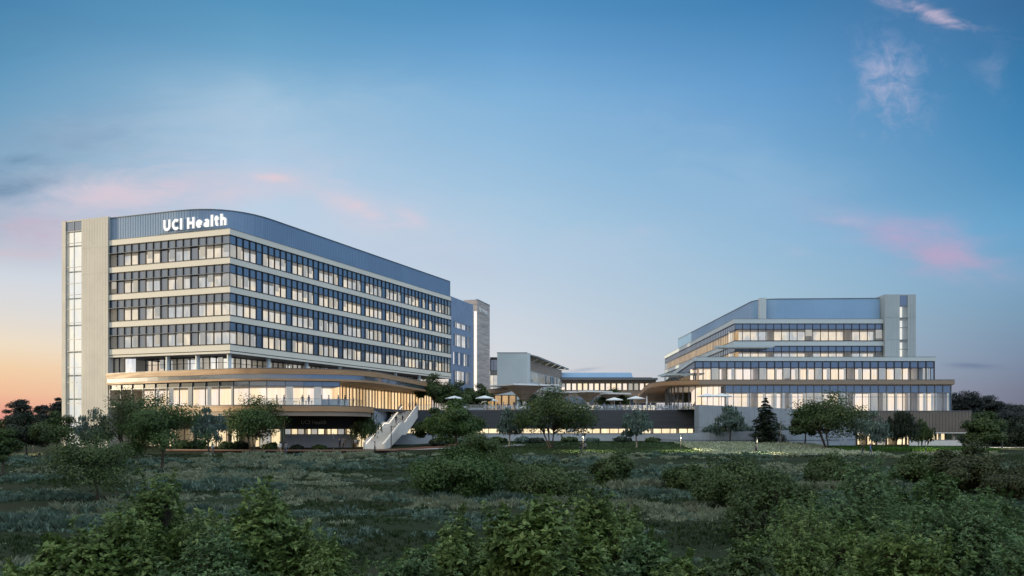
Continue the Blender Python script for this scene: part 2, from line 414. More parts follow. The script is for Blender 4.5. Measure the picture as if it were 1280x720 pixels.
# ribbed roof screen with a rounded corner
def rounded(p0, c, p1, r, n=9):
    a = np.array(c) + (np.array(p0) - c) / np.linalg.norm(np.array(p0) - c) * r
    b = np.array(c) + (np.array(p1) - c) / np.linalg.norm(np.array(p1) - c) * r
    out = [p0]
    for k in range(n + 1):
        t = k / n; out.append(tuple((1 - t) ** 2 * a + 2 * t * (1 - t) * np.array(c) + t * t * b))
    return out + [p1]
def ribbed_screen(root, poly, z0, z1, mat, pitch=.55, name='roof_screen'):
    s = MB(); s.band(poly, z0, z1, -.35, -.12, mat)
    P = resample([q for q in poly], .5); tot = [0]
    for i in range(len(P) - 1): tot.append(tot[-1] + math.dist(P[i], P[i + 1]))
    k = 0.
    for i in range(len(P) - 1):
        while k < tot[i + 1]:
            t = (k - tot[i]) / max(1e-6, tot[i + 1] - tot[i]); p = (P[i][0] + (P[i + 1][0] - P[i][0]) * t, P[i][1] + (P[i + 1][1] - P[i][1]) * t)
            L = math.dist(P[i], P[i + 1]); d = ((P[i + 1][0] - P[i][0]) / L, (P[i + 1][1] - P[i][1]) / L)
            s.obox(p, d, -.03, .03, -.13, -.085, z0 + .02, z1 - .1, mat); k += pitch
    s.band(poly, z1 - .09, z1 + .03, -.40, .0, 'frame_grey')
    return s.build(name, root)
ribbed_screen(T, rounded(A0, C, A1, 11.0), 36.82, 40.75, 'screen')
back = MB(); back.band([A1, along(A1, Vd, 22)], 36.8, 40.7, -.3, 0, 'screen'); back.build('roof_screen', T)
# stair tower at the left end
S0 = along(C, Vd, 36.2); sd = (.938, -.346)
st = MB(); zt = 40.9
st.obox(S0, sd, 0, .9, -9, .5, 0, zt, 'beige')
def ribpanel(mb, s0, s1, z0, z1, mat='beige'):
    mb.obox(S0, sd, s0, s1, -9, .45, z0, z1, mat)
    n = round((s1 - s0) / .62)
    for k in range(n): mb.obox(S0, sd, s0 + (k + .03) * (s1 - s0) / n, s0 + (k + .97) * (s1 - s0) / n, .44, .475, z0 + .03, z1 - .03, mat)
zc = [0, 4, 8.2, 12.4, 16.6, 21.4, 26.2, 31.0, 35.6, zt]
for a, b in zip(zc[:-1], zc[1:]): ribpanel(st, 4.6, 10.7, a, b)
st.obox(S0, sd, .9, 4.6, -9, -2.6, 0, zt, 'beige'); st.obox(S0, sd, .9, 4.6, -2.6, .42, zt - .25, zt, 'beige')
st.build('stair_tower', T)
sw = MB(); sg = MB(); sr = MB()
zl = [0, 3.3, 5.6, 8.2, 12.0, 14.6, 17.5, 19.6, 22.6, 25.0, 27.6, 29.6, 32.5, 36.8, 38.9]
for z in zl: sw.obox(S0, sd, .9, 4.6, .22, .40, z, z + .09, 'steel')
for k in (.96, 2.72, 4.54): sw.obox(S0, sd, k - .03, k + .03, .22, .39, 0, zt - .26, 'steel')
so = sw.build('stair_window', T)
sg.obox(S0, sd, 1, 4.5, .28, .30, .1, 38.8, 'glass'); sg.build('glass', so)
sp_ = MB(); sp_.obox(S0, sd, 1, 4.5, .27, .31, 39.05, zt - .27, 'darkpane'); sp_.build('dark_pane', so)
sr.obox(S0, sd, .92, 4.58, -.50, -.35, 0, 38.9, 'stairlit')
for a in range(0, 9): sr.obox(S0, sd, .95, 4.55, -.345, -.25, zc[a] + .7, zc[a] + .95, 'offwhite')
sr.build('lit_room', so)
# recessed terrace floor under the tower
REC = [along(along(C, Vd, 25.0), (.346, .938), .4), along(along(C, Vd, 22.6), (.346, .938), .4)]
curtain_wall(T, REC, 13.0, 16.15, 1.2, name='terrace_window', room='room_cool', depth=2.5, seed=5, blind=0)
R2 = [along(along(C, Vd, 22.3), (.346, .938), 5.0), along(along(C, U, 3.5), (-.921, .389), 4.5), along(along(C, U, 72), (-.921, .389), 4.5)]
curtain_wall(T, R2, 13.0, 16.15, 1.45, name='terrace_window', room='room_cool', depth=4, seed=6, blind=.2, transom=15.1, mull=.10, room_every=4)
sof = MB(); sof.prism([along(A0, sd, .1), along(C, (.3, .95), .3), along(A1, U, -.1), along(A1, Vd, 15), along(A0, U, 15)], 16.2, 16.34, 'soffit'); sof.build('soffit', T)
for s in (0.9, 10.9, 21.9, 32.8, 43.7, 54.6, 65.5):
    c = MB(); p = along(along(C, U, s), (-.921, .389), .9); c.lathe([(.36, 0), (.36, 3.2)], 'pale', (p[0], p[1], 13.0), 20); c.build('column', T, True)
for s in (7.3, 13.6):
    c = MB(); p = along(along(C, Vd, s), (.346, .938), .9); c.lathe([(.36, 0), (.36, 3.2)], 'pale', (p[0], p[1], 13.0), 20); c.build('column', T, True)
# podium: curved fascia, lobby hall, balcony slab, lower wall
FP = smooth_poly([(-70.6, 147.6), (-57, 140.4), (-45.2, 135.0), (-41, 134.0), (-37.7, 134), (-31, 135.2), (-26, 137.7), (-23, 143), (-21.3, 152), (-19.4, 164), (-17.6, 176), (-15, 192), (-13, 206)], 6)
f = MB(); f.band(FP, 12.42, 13.30, -.45, .10, 'wood'); f.band(FP, 13.30, 13.36, -.4, .16, 'frame_grey'); f.build('upper_fascia', T)
f = MB(); f.band(FP, 11.72, 12.414, -.45, -.12, 'spandrel_lobby'); f.build('fascia_glass', T)
f = MB(); f.band(FP, 11.38, 11.714, -.6, .05, 'wood'); f.build('fascia_lip', T)
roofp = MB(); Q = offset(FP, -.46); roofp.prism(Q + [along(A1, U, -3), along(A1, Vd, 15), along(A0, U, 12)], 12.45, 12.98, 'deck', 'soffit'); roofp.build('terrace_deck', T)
sf2 = MB(); Q2 = offset(FP, -.61); sf2.prism(Q2 + [along(A1, U, -3), along(A1, Vd, 15), along(A0, U, 12)], 11.45, 11.58, 'wood_grey'); sf2.build('soffit', T)
HG = [p for p in offset(FP, -.8) if p[1] < 137.6 or p[0] < -30]
HG = [p for p in HG if p[0] < -26.9 and p[1] < 150]
curtain_wall(T, HG, 7.5, 11.40, 2.9, name='hall_window', sp=.85, sp_mat='spandrel_lobby', room='hall', depth=7, seed=21, blind=0, curt=.4, mull=.07, rail=.1, room_every=99, frame='frame_grey')
HG2 = [(-30.2, 151), (-26.6, 168), (-19.9, 191), (-16.5, 204)]
curtain_wall(T, HG2, 7.5, 11.44, 1.6, name='hall_window', room='hall_gold', depth=3.0, seed=22, blind=0, mull=.12, rail=.1, room_every=50, frame='wood_grey', mdepth=.12)
sl = MB(); GP = smooth_poly([(-64, 144.6), (-52, 138.2), (-45, 134.6), (-41, 133.5), (-37.5, 133.5), (-31, 134.7), (-26.8, 137.4), (-24.6, 143), (-24.6, 150)], 6)
sl.band(GP, 6.52, 7.42, -.6, .25, 'wood'); sl.band(GP, 7.42, 7.47, -.5, .3, 'frame_grey'); sl.band(GP, 5.80, 6.515, -.6, .02, 'wood_grey'); sl.build('balcony_fascia', T)
sd_ = MB(); Q3 = offset(GP, -.61); sd_.prism(Q3 + [(-22, 168), (-17, 204), (-40, 206), (-68, 165), (-66.5, 149)], 7.0, 7.46, 'floor_in', 'soffit'); sd_.build('hall_floor', T)
rl = MB(); RP = [p for p in offset(GP, -.15) if p[0] > -42 and p[1] < 142]; 
rl.band(RP, 7.48, 8.5, -.02, .0, 'glass_rail'); ro = rl.build('balcony_railing', T)
rr = MB(); rr.band(RP, 8.5, 8.55, -.04, .02, 'steel'); rr.build('handrail', ro)
LW = [(-40.2, 149.9), (-28.4, 149.7)]
lw = MB(); lw.band([LW[0], (-28.21, 149.7)], 3.72, 7.0, -.4, 0, 'slat'); lw.band([LW[0], (-28.21, 149.7)], -.5, 2.72, -.5, .25, 'concrete_white'); lw.band([(-28.2, 149.7), (-24.8, 149.5)], 3.72, 7.0, -.4, .0, 'slat'); lw.build('lower_wall', T)
curtain_wall(T, LW, 2.73, 3.71, 1.15, name='strip_window', room='lobby', depth=2.5, seed=31, blind=.2, mull=.16, rail=.05)
curtain_wall(T, [(-28.2, 149.7), (-24.9, 149.5)], .3, 3.71, 1.65, name='entrance_window', room='lobby', depth=3.5, seed=32, blind=0, mull=.10, rail=.08)
curtain_wall(T, [(-72.5, 154.2), (-46, 148.0), (-40.6, 149.8)], .2, 3.75, 2.1, name='lobby_window', room='lobby', depth=6, seed=33, blind=.12, mull=.16, rail=.1, room_every=6, frame='wood_grey')
ub = MB(); ub.band([(-72.5, 154.2), (-46, 148.0), (-40.21, 149.9)], 3.76, 7.0, -.4, .02, 'wood_grey'); ub.build('lower_wall', T)
for p in ((-48.5, 145.5), (-55, 147), (-61.5, 148.6)):
    c = MB(); c.lathe([(.4, 0), (.4, 6.8)], 'wood_grey', (p[0], p[1], .2), 20); c.build('column', T, True)
rw = MB(); rw.band([(-24.7, 149.5), (-24.4, 171.5)], -.5, 7.0, -.4, 0, 'concrete'); rw.build('side_wall', T)

# annex wing, stone lift tower
AN = thing('annex_wing', 'blue grey panelled wing with white lit windows tucked behind the long hospital block', 'building', (-10, 225, 0))
a0, a1 = (-15.6, 216.2), (-10.6, 231.4)
b = MB(); b.band([a0, a1], 33.4 - 2, 37.4, -14, 0, 'blue_panel')
zz = [29.6, 24.9, 20.1, 15.3]
for z in zz: b.band([a0, a1], z - 1.3, z, -.5, 0, 'blue_panel')
b.band([along(a0, (.31, .95), 14.0), a1], 7.5, 31.4, -.6, .06, 'blue_panel'); b.band([a0, along(a0, (.31, .95), 1.4)], 7.5, 31.4, -.6, .05, 'blue_panel')
b.band([a0, a1], 7.5, 14.0, -.5, .02, 'blue_panel'); b.build('wall', AN)
for i, z in enumerate([29.6, 24.9, 20.1]):
    zt_ = 31.4 if i == 0 else zz[i - 1] - 1.3
    curtain_wall(AN, [along(a0, (.31, .95), 1.4), along(a0, (.31, .95), 14.0)], z, zt_, 1.2, room='room_bright', depth=1.2, seed=40 + i, blind=.15, dark={0, 7} if i != 2 else {1, 2, 4, 5, 8}, mull=.12, mdepth=.05, frame='blue_panel')
curtain_wall(AN, [along(a0, (.31, .95), 1.4), along(a0, (.31, .95), 14.0)], 15.3, 18.8, 1.2, room='room_bright', depth=1.2, seed=44, blind=.15, dark={0, 6}, mull=.12, mdepth=.05, frame='blue_panel')
LT = thing('lift_tower', 'tall banded stone tower with a bright strip of light at its edge', 'tower', (-9, 240, 0))
b = MB(); q = [(-9.7, 236), (-6.5, 247.6), (-12, 249), (-13.5, 236.8)]
b.prism(q, 7, 39.5, 'stone'); b.band(q[:2], 39.5, 39.7, -.5, .1, 'concrete'); b.build('wall', LT)
b = MB(); b.obox((-10.55, 235.6), (.97, -.05), 0, .75, -.4, 0, 8, 36.2, 'stairlit'); b.build('light_strip', LT)
def text_mesh(txt, size, extr, offs, name, parent, M4, mats):
    cu = bpy.data.curves.new(name, 'FONT'); cu.body = txt; cu.size = size; cu.extrude = extr; cu.offset = offs; cu.resolution_u = 4
    cu.space_character = 1.04
    o = bpy.data.objects.new(name + '_curve', cu); COL.objects.link(o)
    dg = bpy.context.evaluated_depsgraph_get(); me = bpy.data.meshes.new_from_object(o.evaluated_get(dg)); bpy.data.objects.remove(o)
    me.name = name
    me.transform(M4); me.materials.clear()
    for m in mats: me.materials.append(M[m])
    if len(mats) > 1:
        zax = (M4.to_3x3() @ Vector((0, 0, 1))).normalized()
        for p in me.polygons: p.material_index = 0 if p.normal.dot(zax) > .8 else 1
    return link_mesh(name, me, parent)
def frame_matrix(p, d, z):
    n = (d[1], -d[0]); return Matrix(((d[0], 0, n[0], p[0]), (d[1], 0, n[1], p[1]), (0, 1, 0, z), (0, 0, 0, 1)))
dl = (.938, -.346)
SG = thing('building_sign', 'large white glowing letters reading UCI Health on the curved roof screen', 'sign', (0, 0, 0))
def stroke_letters(mb, txt, p, d, z, size, w, o0, depth, face, side):
    """bold geometric letters drawn as broad strokes; size = cap height, w = stroke width"""
    n = (d[1], -d[0]); x = 0.; k = 0
    def arc(cx, cy, rx, ry, a0, a1, m=16): return [(cx + rx * math.cos(R(a0 + (a1 - a0) * i / m)), cy + ry * math.sin(R(a0 + (a1 - a0) * i / m))) for i in range(m + 1)]
    h = w / 2 / size; xh = .72
    G = {'U': (.80, [[(h, 1), (h, .38)] + arc(.40, .38, .40 - h, .38 - h, 180, 360) + [(.80 - h, .38), (.80 - h, 1)]]),
         'C': (.74, [arc(.45, .5, .45 - h, .5 - h, 48, 312, 22)]), 'I': (2 * h, [[(h, 0), (h, 1)]]),
         'H': (.82, [[(h, 0), (h, 1)], [(.82 - h, 0), (.82 - h, 1)], [(h, .5), (.82 - h, .5)]]),
         'e': (.66, [[(h, .36), (.62, .36)], arc(.34, .36, .33 - h, .37 - h, 0, 315, 22)]),
         'a': (.62, [arc(.29, .23, .28 - h, .23 - h, 0, 360, 20), [(.60 - h, 0), (.60 - h, .46)] + arc(.33, .46, .27 - h, .27 - h, 0, 150, 10)]),
         'l': (2 * h, [[(h, 0), (h, 1.02)]]), 't': (.46, [[(.20, .90), (.20, .22)] + arc(.20 + .14, .22, .14, .22 - h, 180, 285, 8), [(.0, .64), (.44, .64)]]),
         'h': (.64, [[(h, 0), (h, 1.02)], arc(.32, .40, .32 - h, .33 - h, 165, 0, 12) + [(.64 - h, .40), (.64 - h, 0)]])}
    for ch in txt:
        if ch == ' ': x += .36 * size; continue
        adv, st = G[ch]
        for s in st:
            k += 1; q = [(x + a * size, b_ * size) for a, b_ in s]; q = [q[0]] + [q[i] for i in range(1, len(q)) if math.dist(q[i], q[i - 1]) > 1e-6]
            L = offset(q, -w / 2); Rr_ = offset(q, w / 2); o1 = o0 + depth + .002 * (k % 5)
            def P3(c, o): return (p[0] + d[0] * c[0] + n[0] * o, p[1] + d[1] * c[0] + n[1] * o, z + c[1])
            for i in range(len(q) - 1):
                A, B, C_, D = Rr_[i], Rr_[i + 1], L[i + 1], L[i]
                mb.face([P3(A, o1), P3(B, o1), P3(C_, o1), P3(D, o1)], face)
                mb.face([P3(A, o0), P3(B, o0), P3(B, o1), P3(A, o1)], side); mb.face([P3(D, o1), P3(C_, o1), P3(C_, o0), P3(D, o0)], side)
            for e_, f_ in ((Rr_[0], L[0]), (Rr_[-1], L[-1])): mb.face([P3(e_, o0), P3(f_, o0), P3(f_, o1), P3(e_, o1)], side)
        x += (adv + .15) * size
    return x
b = MB(); wd = stroke_letters(b, 'UCI Health', (0, 0), (1, 0), 0, 1.92, .49, 0, .3, 'sign_face', 'white')
b = MB(); stroke_letters(b, 'UCI Health', along(C, Vd, wd + .2), dl, 37.35, 1.92, .49, -.05, .30, 'sign_face', 'white'); b.build('lettering', SG)
print('SIGN WIDTH', wd)
b = MB(); b.obox(along(C, Vd, 14.7), dl, 0, 13.6, -.14, -.06, 37.02, 37.10, 'frame_grey'); b.build('rail', SG)
S2 = thing('wall_sign', 'small pale letters reading UCI Health on the dark wall under the balcony', 'sign', (0, 0, 0))
text_mesh('UCI Health', .95, .05, .01, 'lettering', S2, frame_matrix((-37.3, 149.79), (1, -.017), 4.55), ['white'])
S3 = thing('tower_sign', 'short row of pale letters high on the banded stone tower', 'sign', (0, 0, 0))
ud = (3.2 / 12.03, 11.6 / 12.03)
text_mesh('UCI Health', 1.6, .08, .02, 'lettering', S3, frame_matrix(along(along((-9.7, 236), ud, 1.6), (ud[1], -ud[0]), .12), ud, 36.4), ['white'])

# ================================================================== terrace podium in the middle
TP = thing('terrace_podium', 'low podium with dark slatted wall and lit strip window under the central terrace', 'building', (8, 172, 0))
CW = [(-24.0, 172), (37.5, 172)]
b = MB(); b.band(CW, 3.74, 7.5, -.5, 0, 'slat')
for k in range(9): b.band(CW, 3.86 + k * .40, 3.96 + k * .40, -.05, .05, 'slat')
b.build('slat_wall', TP)
curtain_wall(TP, [(-24, 171.9), (37.3, 171.9)], 2.74, 3.72, 1.75, name='strip_window', room='lobby', depth=3, seed=51, blind=.25, mull=.13, rail=.05)
b = MB(); b.band(CW, -.5, 2.69, -.5, .3, 'concrete_light'); b.band(CW, 2.692, 2.76, -.4, .4, 'concrete'); b.build('base_wall', TP)
b = MB(); b.prism([(-24, 172.05), (37.5, 172.05), (40, 210), (60, 300), (-20, 300), (-14, 205), (-19, 180)], 7.1, 7.5, 'deck'); b.build('deck', TP)
RLG = thing('glass_railing', 'clear glass balustrade along the edge of the central terrace', 'railing', (8, 172.3, 7.5))
b = MB(); b.band([(-19, 172.25), (37.4, 172.25)], 7.55, 8.5, -.012, .012, 'glass_rail'); b.build('pane', RLG)
b = MB(); b.band([(-19, 172.25), (37.4, 172.25)], 8.5, 8.55, -.03, .03, 'steel')
for k in range(38): b.box(-19 + k * 1.52 - .025, -19 + k * 1.52 + .025, 172.26, 172.31, 7.5, 8.5, 'steel')
b.build('handrail', RLG)

# stairs from the path up to the terrace
STR = thing('outdoor_stairs', 'broad pale concrete stairs with solid side walls climbing to the terrace', 'stairs', (-24, 150, 0))
e0 = np.array((-23.2, 142.5)); e1 = np.array((-20.9, 173.0)); dv = (e1 - e0) / np.linalg.norm(e1 - e0); Ls = float(np.linalg.norm(e1 - e0))
b = MB(); N = 44; W = 3.4; zs_ = []
def zst(t):  # two flights with a landing
    return .25 + 7.25 * (t / .46 * .5 if t < .46 else .5 if t < .58 else .5 + (t - .58) / .42 * .5)
for k in range(N):
    t0, t1 = k / N, (k + 1) / N; z = zst(t1)
    b.obox(tuple(e0), tuple(dv), Ls * t0, Ls * t1, -W / 2, W / 2, max(-.4, z - 1.1), z, 'stair_concrete')
b.build('steps', STR)
n2 = (dv[1], -dv[0])
for side, h in ((-1, 1.15), (1, 1.05)):
    b = MB(); o0 = W / 2 * side; ring = [(0, 0), (.46, 0), (.58, 0), (1, 0)]
    for t0, t1 in ((0, .46), (.46, .58), (.58, 1.0)):
        c = []
        for t, o in ((t0, o0 - .16), (t1, o0 - .16), (t1, o0 + .16), (t0, o0 + .16)):
            p = e0 + dv * Ls * t + np.array(n2) * o; c.append((p[0], p[1], zst(t)))
        if side == -1 or True: c = [c[1], c[0], c[3], c[2]] if False else c
        b.hexa([(x, y, max(-.4, z - 1.3)) for x, y, z in c], [(x, y, z + h) for x, y, z in c], 'stair_concrete')
    b.build('side_wall', STR)
    b = MB(); b.tube([(*(e0 + dv * Ls * t + np.array(n2) * (o0 - .3 * side)), zst(t) + .95) for t in (.01, .46, .58, .99)], .03, 'steel', 6); b.build('handrail', STR)
    b = MB(); b.tube([(*(e0 + dv * Ls * t + np.array(n2) * (o0 - .30 * side)), zst(t) + .88) for t in (.01, .46, .58, .99)], .022, 'cove', 5); b.build('light_strip', STR)

# ================================================================== right building
E = thing('clinic_building', 'stepped blue glass clinic with timber fascia and pale roof screen', 'building', (60, 175, 0))
EP = smooth_poly([(41, 286), (32.4, 211), (29.6, 185), (29.6, 175), (32, 168.5), (36.5, 165.8), (42, 165.0)], 6) + [(86.0, 165), (86.0, 205)]
ke = next(i for i, q_ in enumerate(EP) if q_[0] > 36.4 and q_[1] < 166.5)
b = MB(); b.band(EP[:ke + 1], 12.35, 13.22, -.5, .10, 'wood'); b.band(EP[ke:], 12.35, 13.22, -.5, .10, 'wood_grey'); b.band(EP, 13.222, 13.28, -.4, .15, 'frame_grey'); b.build('upper_fascia', E)
b = MB(); b.prism(offset(EP, -.5)[::1] + [(86, 280)], 12.6, 13.1, 'deck', 'soffit'); b.build('roof_deck', E)
b = MB(); b.prism(offset(EP, -.08) + [(86, 280)], 12.2, 12.345, 'wood'); b.build('soffit', E)
EG = [(36.2, 200), (32.6, 178), (33.6, 171.5), (37.2, 166.4), (41.5, 165.5)]
curtain_wall(E, smooth_poly(EG, 4), 7.5, 12.19, 3.0, name='hall_window', room='hall', depth=6, seed=61, blind=0, mull=.08, rail=.1, room_every=30, frame='frame_grey', curt=0.1)
curtain_wall(E, [(41.6, 165.35), (85.6, 165.35)], 7.1, 12.19, 1.55, name='hall_window', sp=1.45, sp_mat='spandrel_lobby', glass_mat='glass_blue', room='hall', depth=6, seed=62, blind=.16, curt=.8, mull=.09, rail=.1, room_every=4, frame='frame_grey', transom=9.9)
b = MB(); b.obox((85.6, 165.4), (0, 1), 0, 35, -.3, 0, 7.1, 12.2, 'screen'); b.box(41, 86, 172.5, 173, 7, 12.2, 'dark'); b.build('end_wall', E)
# second level
L2 = [(44, 244), (36.7, 170.0), (84.6, 170.0), (84.6, 196)]
b = MB(); b.band(L2, 17.25, 18.06, -.5, .22, 'pale'); b.band(L2, 18.06, 18.11, -.4, .26, 'frame_grey'); b.build('facade_band', E)
curtain_wall(E, L2[:2], 13.2, 17.25, 1.75, sp=1.5, room='room_gold', glass_mat='glass', depth=.8, seed=63, blind=0, mull=.10, mdepth=.03, room_every=99)
curtain_wall(E, L2[1:], 13.2, 17.25, 1.61, sp=1.35, room='hall', glass_mat='glass_blue', depth=4.5, seed=64, blind=.06, curt=.35, mull=.15, room_every=4)
b = MB(); b.prism(offset(L2, -.5) + [(84, 244)], 17.3, 18.0, 'deck', 'soffit'); b.build('roof_deck', E)
# upper block
L3 = [(49.8, 276), (47.8, 182.0), (79.6, 182.0)]
for z in (27.2, 22.42):
    b = MB(); b.band(L3, z - .95, z, -.5, .22, 'pale'); b.band(L3, z, z + .05, -.4, .26, 'frame_grey'); b.build('facade_band', E)
for i, (za, zb) in enumerate(((22.47, 26.25), (18.05, 21.47))):
    curtain_wall(E, L3[:2], za, zb, 1.75, sp=1.5 - .3 * i, room='room_gold', glass_mat='glass', depth=.8, seed=65 + i, blind=0, mull=.10, mdepth=.03, room_every=99)
    curtain_wall(E, L3[1:], za, zb, 1.675, sp=1.25, room='room', glass_mat='glass', depth=5, seed=67 + i, blind=.04, mull=.09, room_every=5)
b = MB(); b.prism([(53.5, 190), (79, 188.5), (79, 270), (54.5, 270)], 13, 31.0, 'dark'); b.prism(offset(L3, -.5) + [(79, 276)], 26.4, 27.1, 'soffit'); b.prism(offset(L3, -.5) + [(79, 276)], 21.55, 22.35, 'soffit'); b.build('core', E)
SCN = rounded((52.4, 268), (53.0, 184.2), (79.4, 183.0), 5.0, 10)
ribbed_screen(E, SCN, 27.26, 31.9, 'screen_light', .6)
b = MB(); b.box(53.6, 55.0, 183.35, 184.6, 27.27, 32.0, 'pale'); b.build('screen_highlight', E)  # pale panel standing in for the reflected highlight on the curved screen
# stair tower
b = MB(); zt = 32.35
for a, c in ((79.6, 82.75), (84.45, 86.2)):
    for z0, z1 in ((12.9, 18.2), (18.2, 22.7), (22.7, 27.4), (27.4, zt)):
        b.box(a, c, 181.0, 190, z0, z1, 'pale_tower')
        n = max(1, round((c - a) / .62))
        for k in range(n): b.box(a + (k + .03) * (c - a) / n, a + (k + .97) * (c - a) / n, 180.93, 181.02, z0 + .03, z1 - .03, 'pale_tower')
b.box(82.75, 84.45, 184, 190, 12.9, zt, 'pale_tower'); b.box(82.75, 84.45, 181.1, 184, zt - .2, zt, 'pale_tower'); b.build('stair_tower', E)
b = MB()
for z in (13.1, 18.1, 20.6, 22.6, 25.2, 27.3, 29.9): b.box(82.76, 84.44, 181.05, 181.3, z, z + .12, 'frame_grey')
so = b.build('stair_window', E)
b = MB(); b.box(82.78, 84.42, 181.16, 181.18, 13.1, 29.9, 'glass'); b.build('glass', so)
b = MB(); b.box(82.78, 84.42, 181.16, 181.2, 30.03, zt - .22, 'darkpane'); b.build('dark_pane', so)
b = MB(); b.box(82.8, 84.4, 183.5, 183.9, 13, 30, 'stairlit')
for z in (17.8, 22.3, 27.0): b.box(82.8, 84.4, 181.4, 183.4, z, z + .3, 'offwhite')
b.build('lit_room', so)
for x0, x1, y0, y1, z in ((43.5, 54.5, 177.5, 181.2, 20.7), (33.5, 37.5, 184, 192, 15.3), (36, 38.5, 172, 178, 14.6)):
    b = MB(); b.box(x0, x1, y0, y1, z, z + .08, 'pale')
    for k in range(5): b.box(x0 - .6, x1 + .6, y0 + .3 + k * (y1 - y0 - .8) / 4, y0 + .42 + k * (y1 - y0 - .8) / 4, z + .165, z + .4, 'pale_tower')
    for x in (x0 + 1, x1 - 1): b.tube([(x, y0 + 1, 13.1 if z < 18 else 18.05), (x, y0 + 1, z)], .09, 'frame_grey', 8)
    b.build('sun_canopy', E)
# brown clad base and undercroft
b = MB(); bx0, bx1, by = 63.5, 88.6, 163.5
b.box(bx0, bx1, by, 172, 3.0, 7.08, 'brown_panel')
for k in range(40): x = bx0 + .05 + k * (bx1 - bx0) / 40; b.box(x, x + .52, by - .06, by + .02, 3.05, 7.0, 'brown_panel')
b.box(bx0 - .05, bx1 + .1, by - .1, 172, 7.085, 7.2, 'frame_grey'); b.box(bx0, bx1 - 1, by - .02, 171, 2.82, 2.995, 'white'); b.build('base_wall', E)
curtain_wall(E, [(bx0 + 1, 168.5), (bx1 - .5, 168.5)], .35, 2.8, 1.9, name='lobby_window', room='lobby', depth=3.5, seed=71, blind=.25, mull=.35, rail=.1, frame='wood_grey')
for x in (77.5, 80.5, 83.3, 86.0):
    b = MB(); b.box(x - .2, x + .2, 165, 165.4, .3, 2.8, 'white'); b.build('column', E)
CR = thing('ramp_balustrade', 'pale panelled balustrade in front of the lit undercroft, right end of the clinic', 'railing', (83, 161.5, .3))
b = MB(); b.band([(75.5, 161), (86, 160.6), (88.3, 162)], .35, 1.55, -.1, 0, 'white'); b.band([(75.5, 161), (86, 160.6), (88.3, 162)], 1.55, 1.62, -.14, .04, 'steel'); b.build('panel', CR)
# grey concrete volume and the retaining wall before it
GV = thing('concrete_block_wall', 'tall plain grey concrete wall below the clinic windows, its top sloping down to the right', 'wall', (50, 161, 0))
b = MB()
for k in range(8):
    x0, x1 = 35.4 + k * 3.5, 35.4 + (k + 1) * 3.5 - .03; za, zb = 8.25 - .15 * k, 8.25 - .15 * (k + 1)
    q = [(x0, 160.5), (x1, 160.5), (x1, 164.6), (x0, 164.6)]
    b.hexa([(*p, -.5) for p in q], [(q[0][0], q[0][1], za), (q[1][0], q[1][1], zb), (q[2][0], q[2][1], zb), (q[3][0], q[3][1], za)], 'concrete')
b.build('wall', GV)
RWL = thing('retaining_wall', 'long low grey retaining wall stepping up along the lawn to the right', 'wall', (30, 158, 0))
b = MB(); rp = smooth_poly([(27, 162.5), (34, 158.2), (42, 156.8), (52, 157), (60, 159.5), (66, 163)], 6)
A = offset(rp, 0); B = offset(rp, -.5); n = len(rp)
for j in range(n - 1):
    za = 2.75 + 1.15 * j / (n - 1); zb = 2.75 + 1.15 * (j + 1) / (n - 1)
    b.hexa([(*A[j], -.5), (*A[j + 1], -.5), (*B[j + 1], -.5), (*B[j], -.5)], [(*A[j], za), (*A[j + 1], zb), (*B[j + 1], zb), (*B[j], za)], 'concrete')
b.build('wall', RWL)
b = MB(); b.band(rp, 1.55, 1.62, 0, .04, 'frame'); b.build('shadow_gap', RWL)
b = MB(); b.tube([(p[0], p[1], 3.75 + 1.15 * j / (n - 1)) for j, p in enumerate(offset(rp, -.25))], .03, 'pole', 6)
for j in range(0, n, 3): p = offset(rp, -.25)[j]; b.tube([(p[0], p[1], 2.7 + 1.15 * j / (n - 1)), (p[0], p[1], 3.75 + 1.15 * j / (n - 1))], .025, 'pole', 5)
b.build('railing', RWL)

# ================================================================== buildings behind the terrace
CB = thing('pale_pavilion', 'pale ribbed metal pavilion with a thin overhanging roof behind the terrace', 'building', (3, 256, 7))
y0 = 255.0; bx = [PX(621.5, y0), PX(663, y0)]
b = MB(); poly = [(bx[0], y0), (bx[1] - .9, y0), (bx[1] - .25, y0 + .25), (bx[1], y0 + .9), (bx[1], y0 + 14), (bx[0], y0 + 14)]
b.prism(poly, 7, 26.3, 'pale')
for k in range(16): x = bx[0] + .1 + k * .56; b.box(x, x + .46, y0 - .07, y0 + .01, 12, 26.1, 'pale')
b.box(bx[0] - .1, bx[1] - .9, y0 - .1, y0 + .3, 26.3, 26.5, 'frame_grey'); b.build('wall', CB)
lw0 = (PX(612.6, 257), 257.0); lw1 = (bx[0] - .02, 257.0)
b = MB(); b.band([lw0, lw1], 7, 25.2, -6, -1.2, 'pale'); b.band([lw0, lw1], 19.9, 21.0, -1.2, .05, 'frame_grey'); b.band([lw0, lw1], 14.2, 15, -1.2, .05, 'frame_grey'); b.band([lw0, lw1], 24.6, 25.2, -1.2, .2, 'frame'); b.build('wall', CB)
curtain_wall(CB, [lw0, lw1], 15.0, 19.9, 1.0, room='room', depth=1.0, seed=81, blind=.5, mull=.1)
curtain_wall(CB, [lw0, lw1], 21.0, 24.6, 1.0, room='room_cool', depth=1.0, seed=82, blind=0, dark={0, 1}, mull=.1)
s0, s1 = (bx[1] + .02, y0 + 2.0), (PX(702, 300), 300.0)
b = MB(); b.band([s0, s1], 21.0, 24.2, -.5, 0, 'wood_grey'); b.band([s0, s1], 16.2, 17.8, -.5, .02, 'pale'); b.band([s0, s1], 7, 11.8, -.5, 0, 'pale'); b.build('wall', CB)
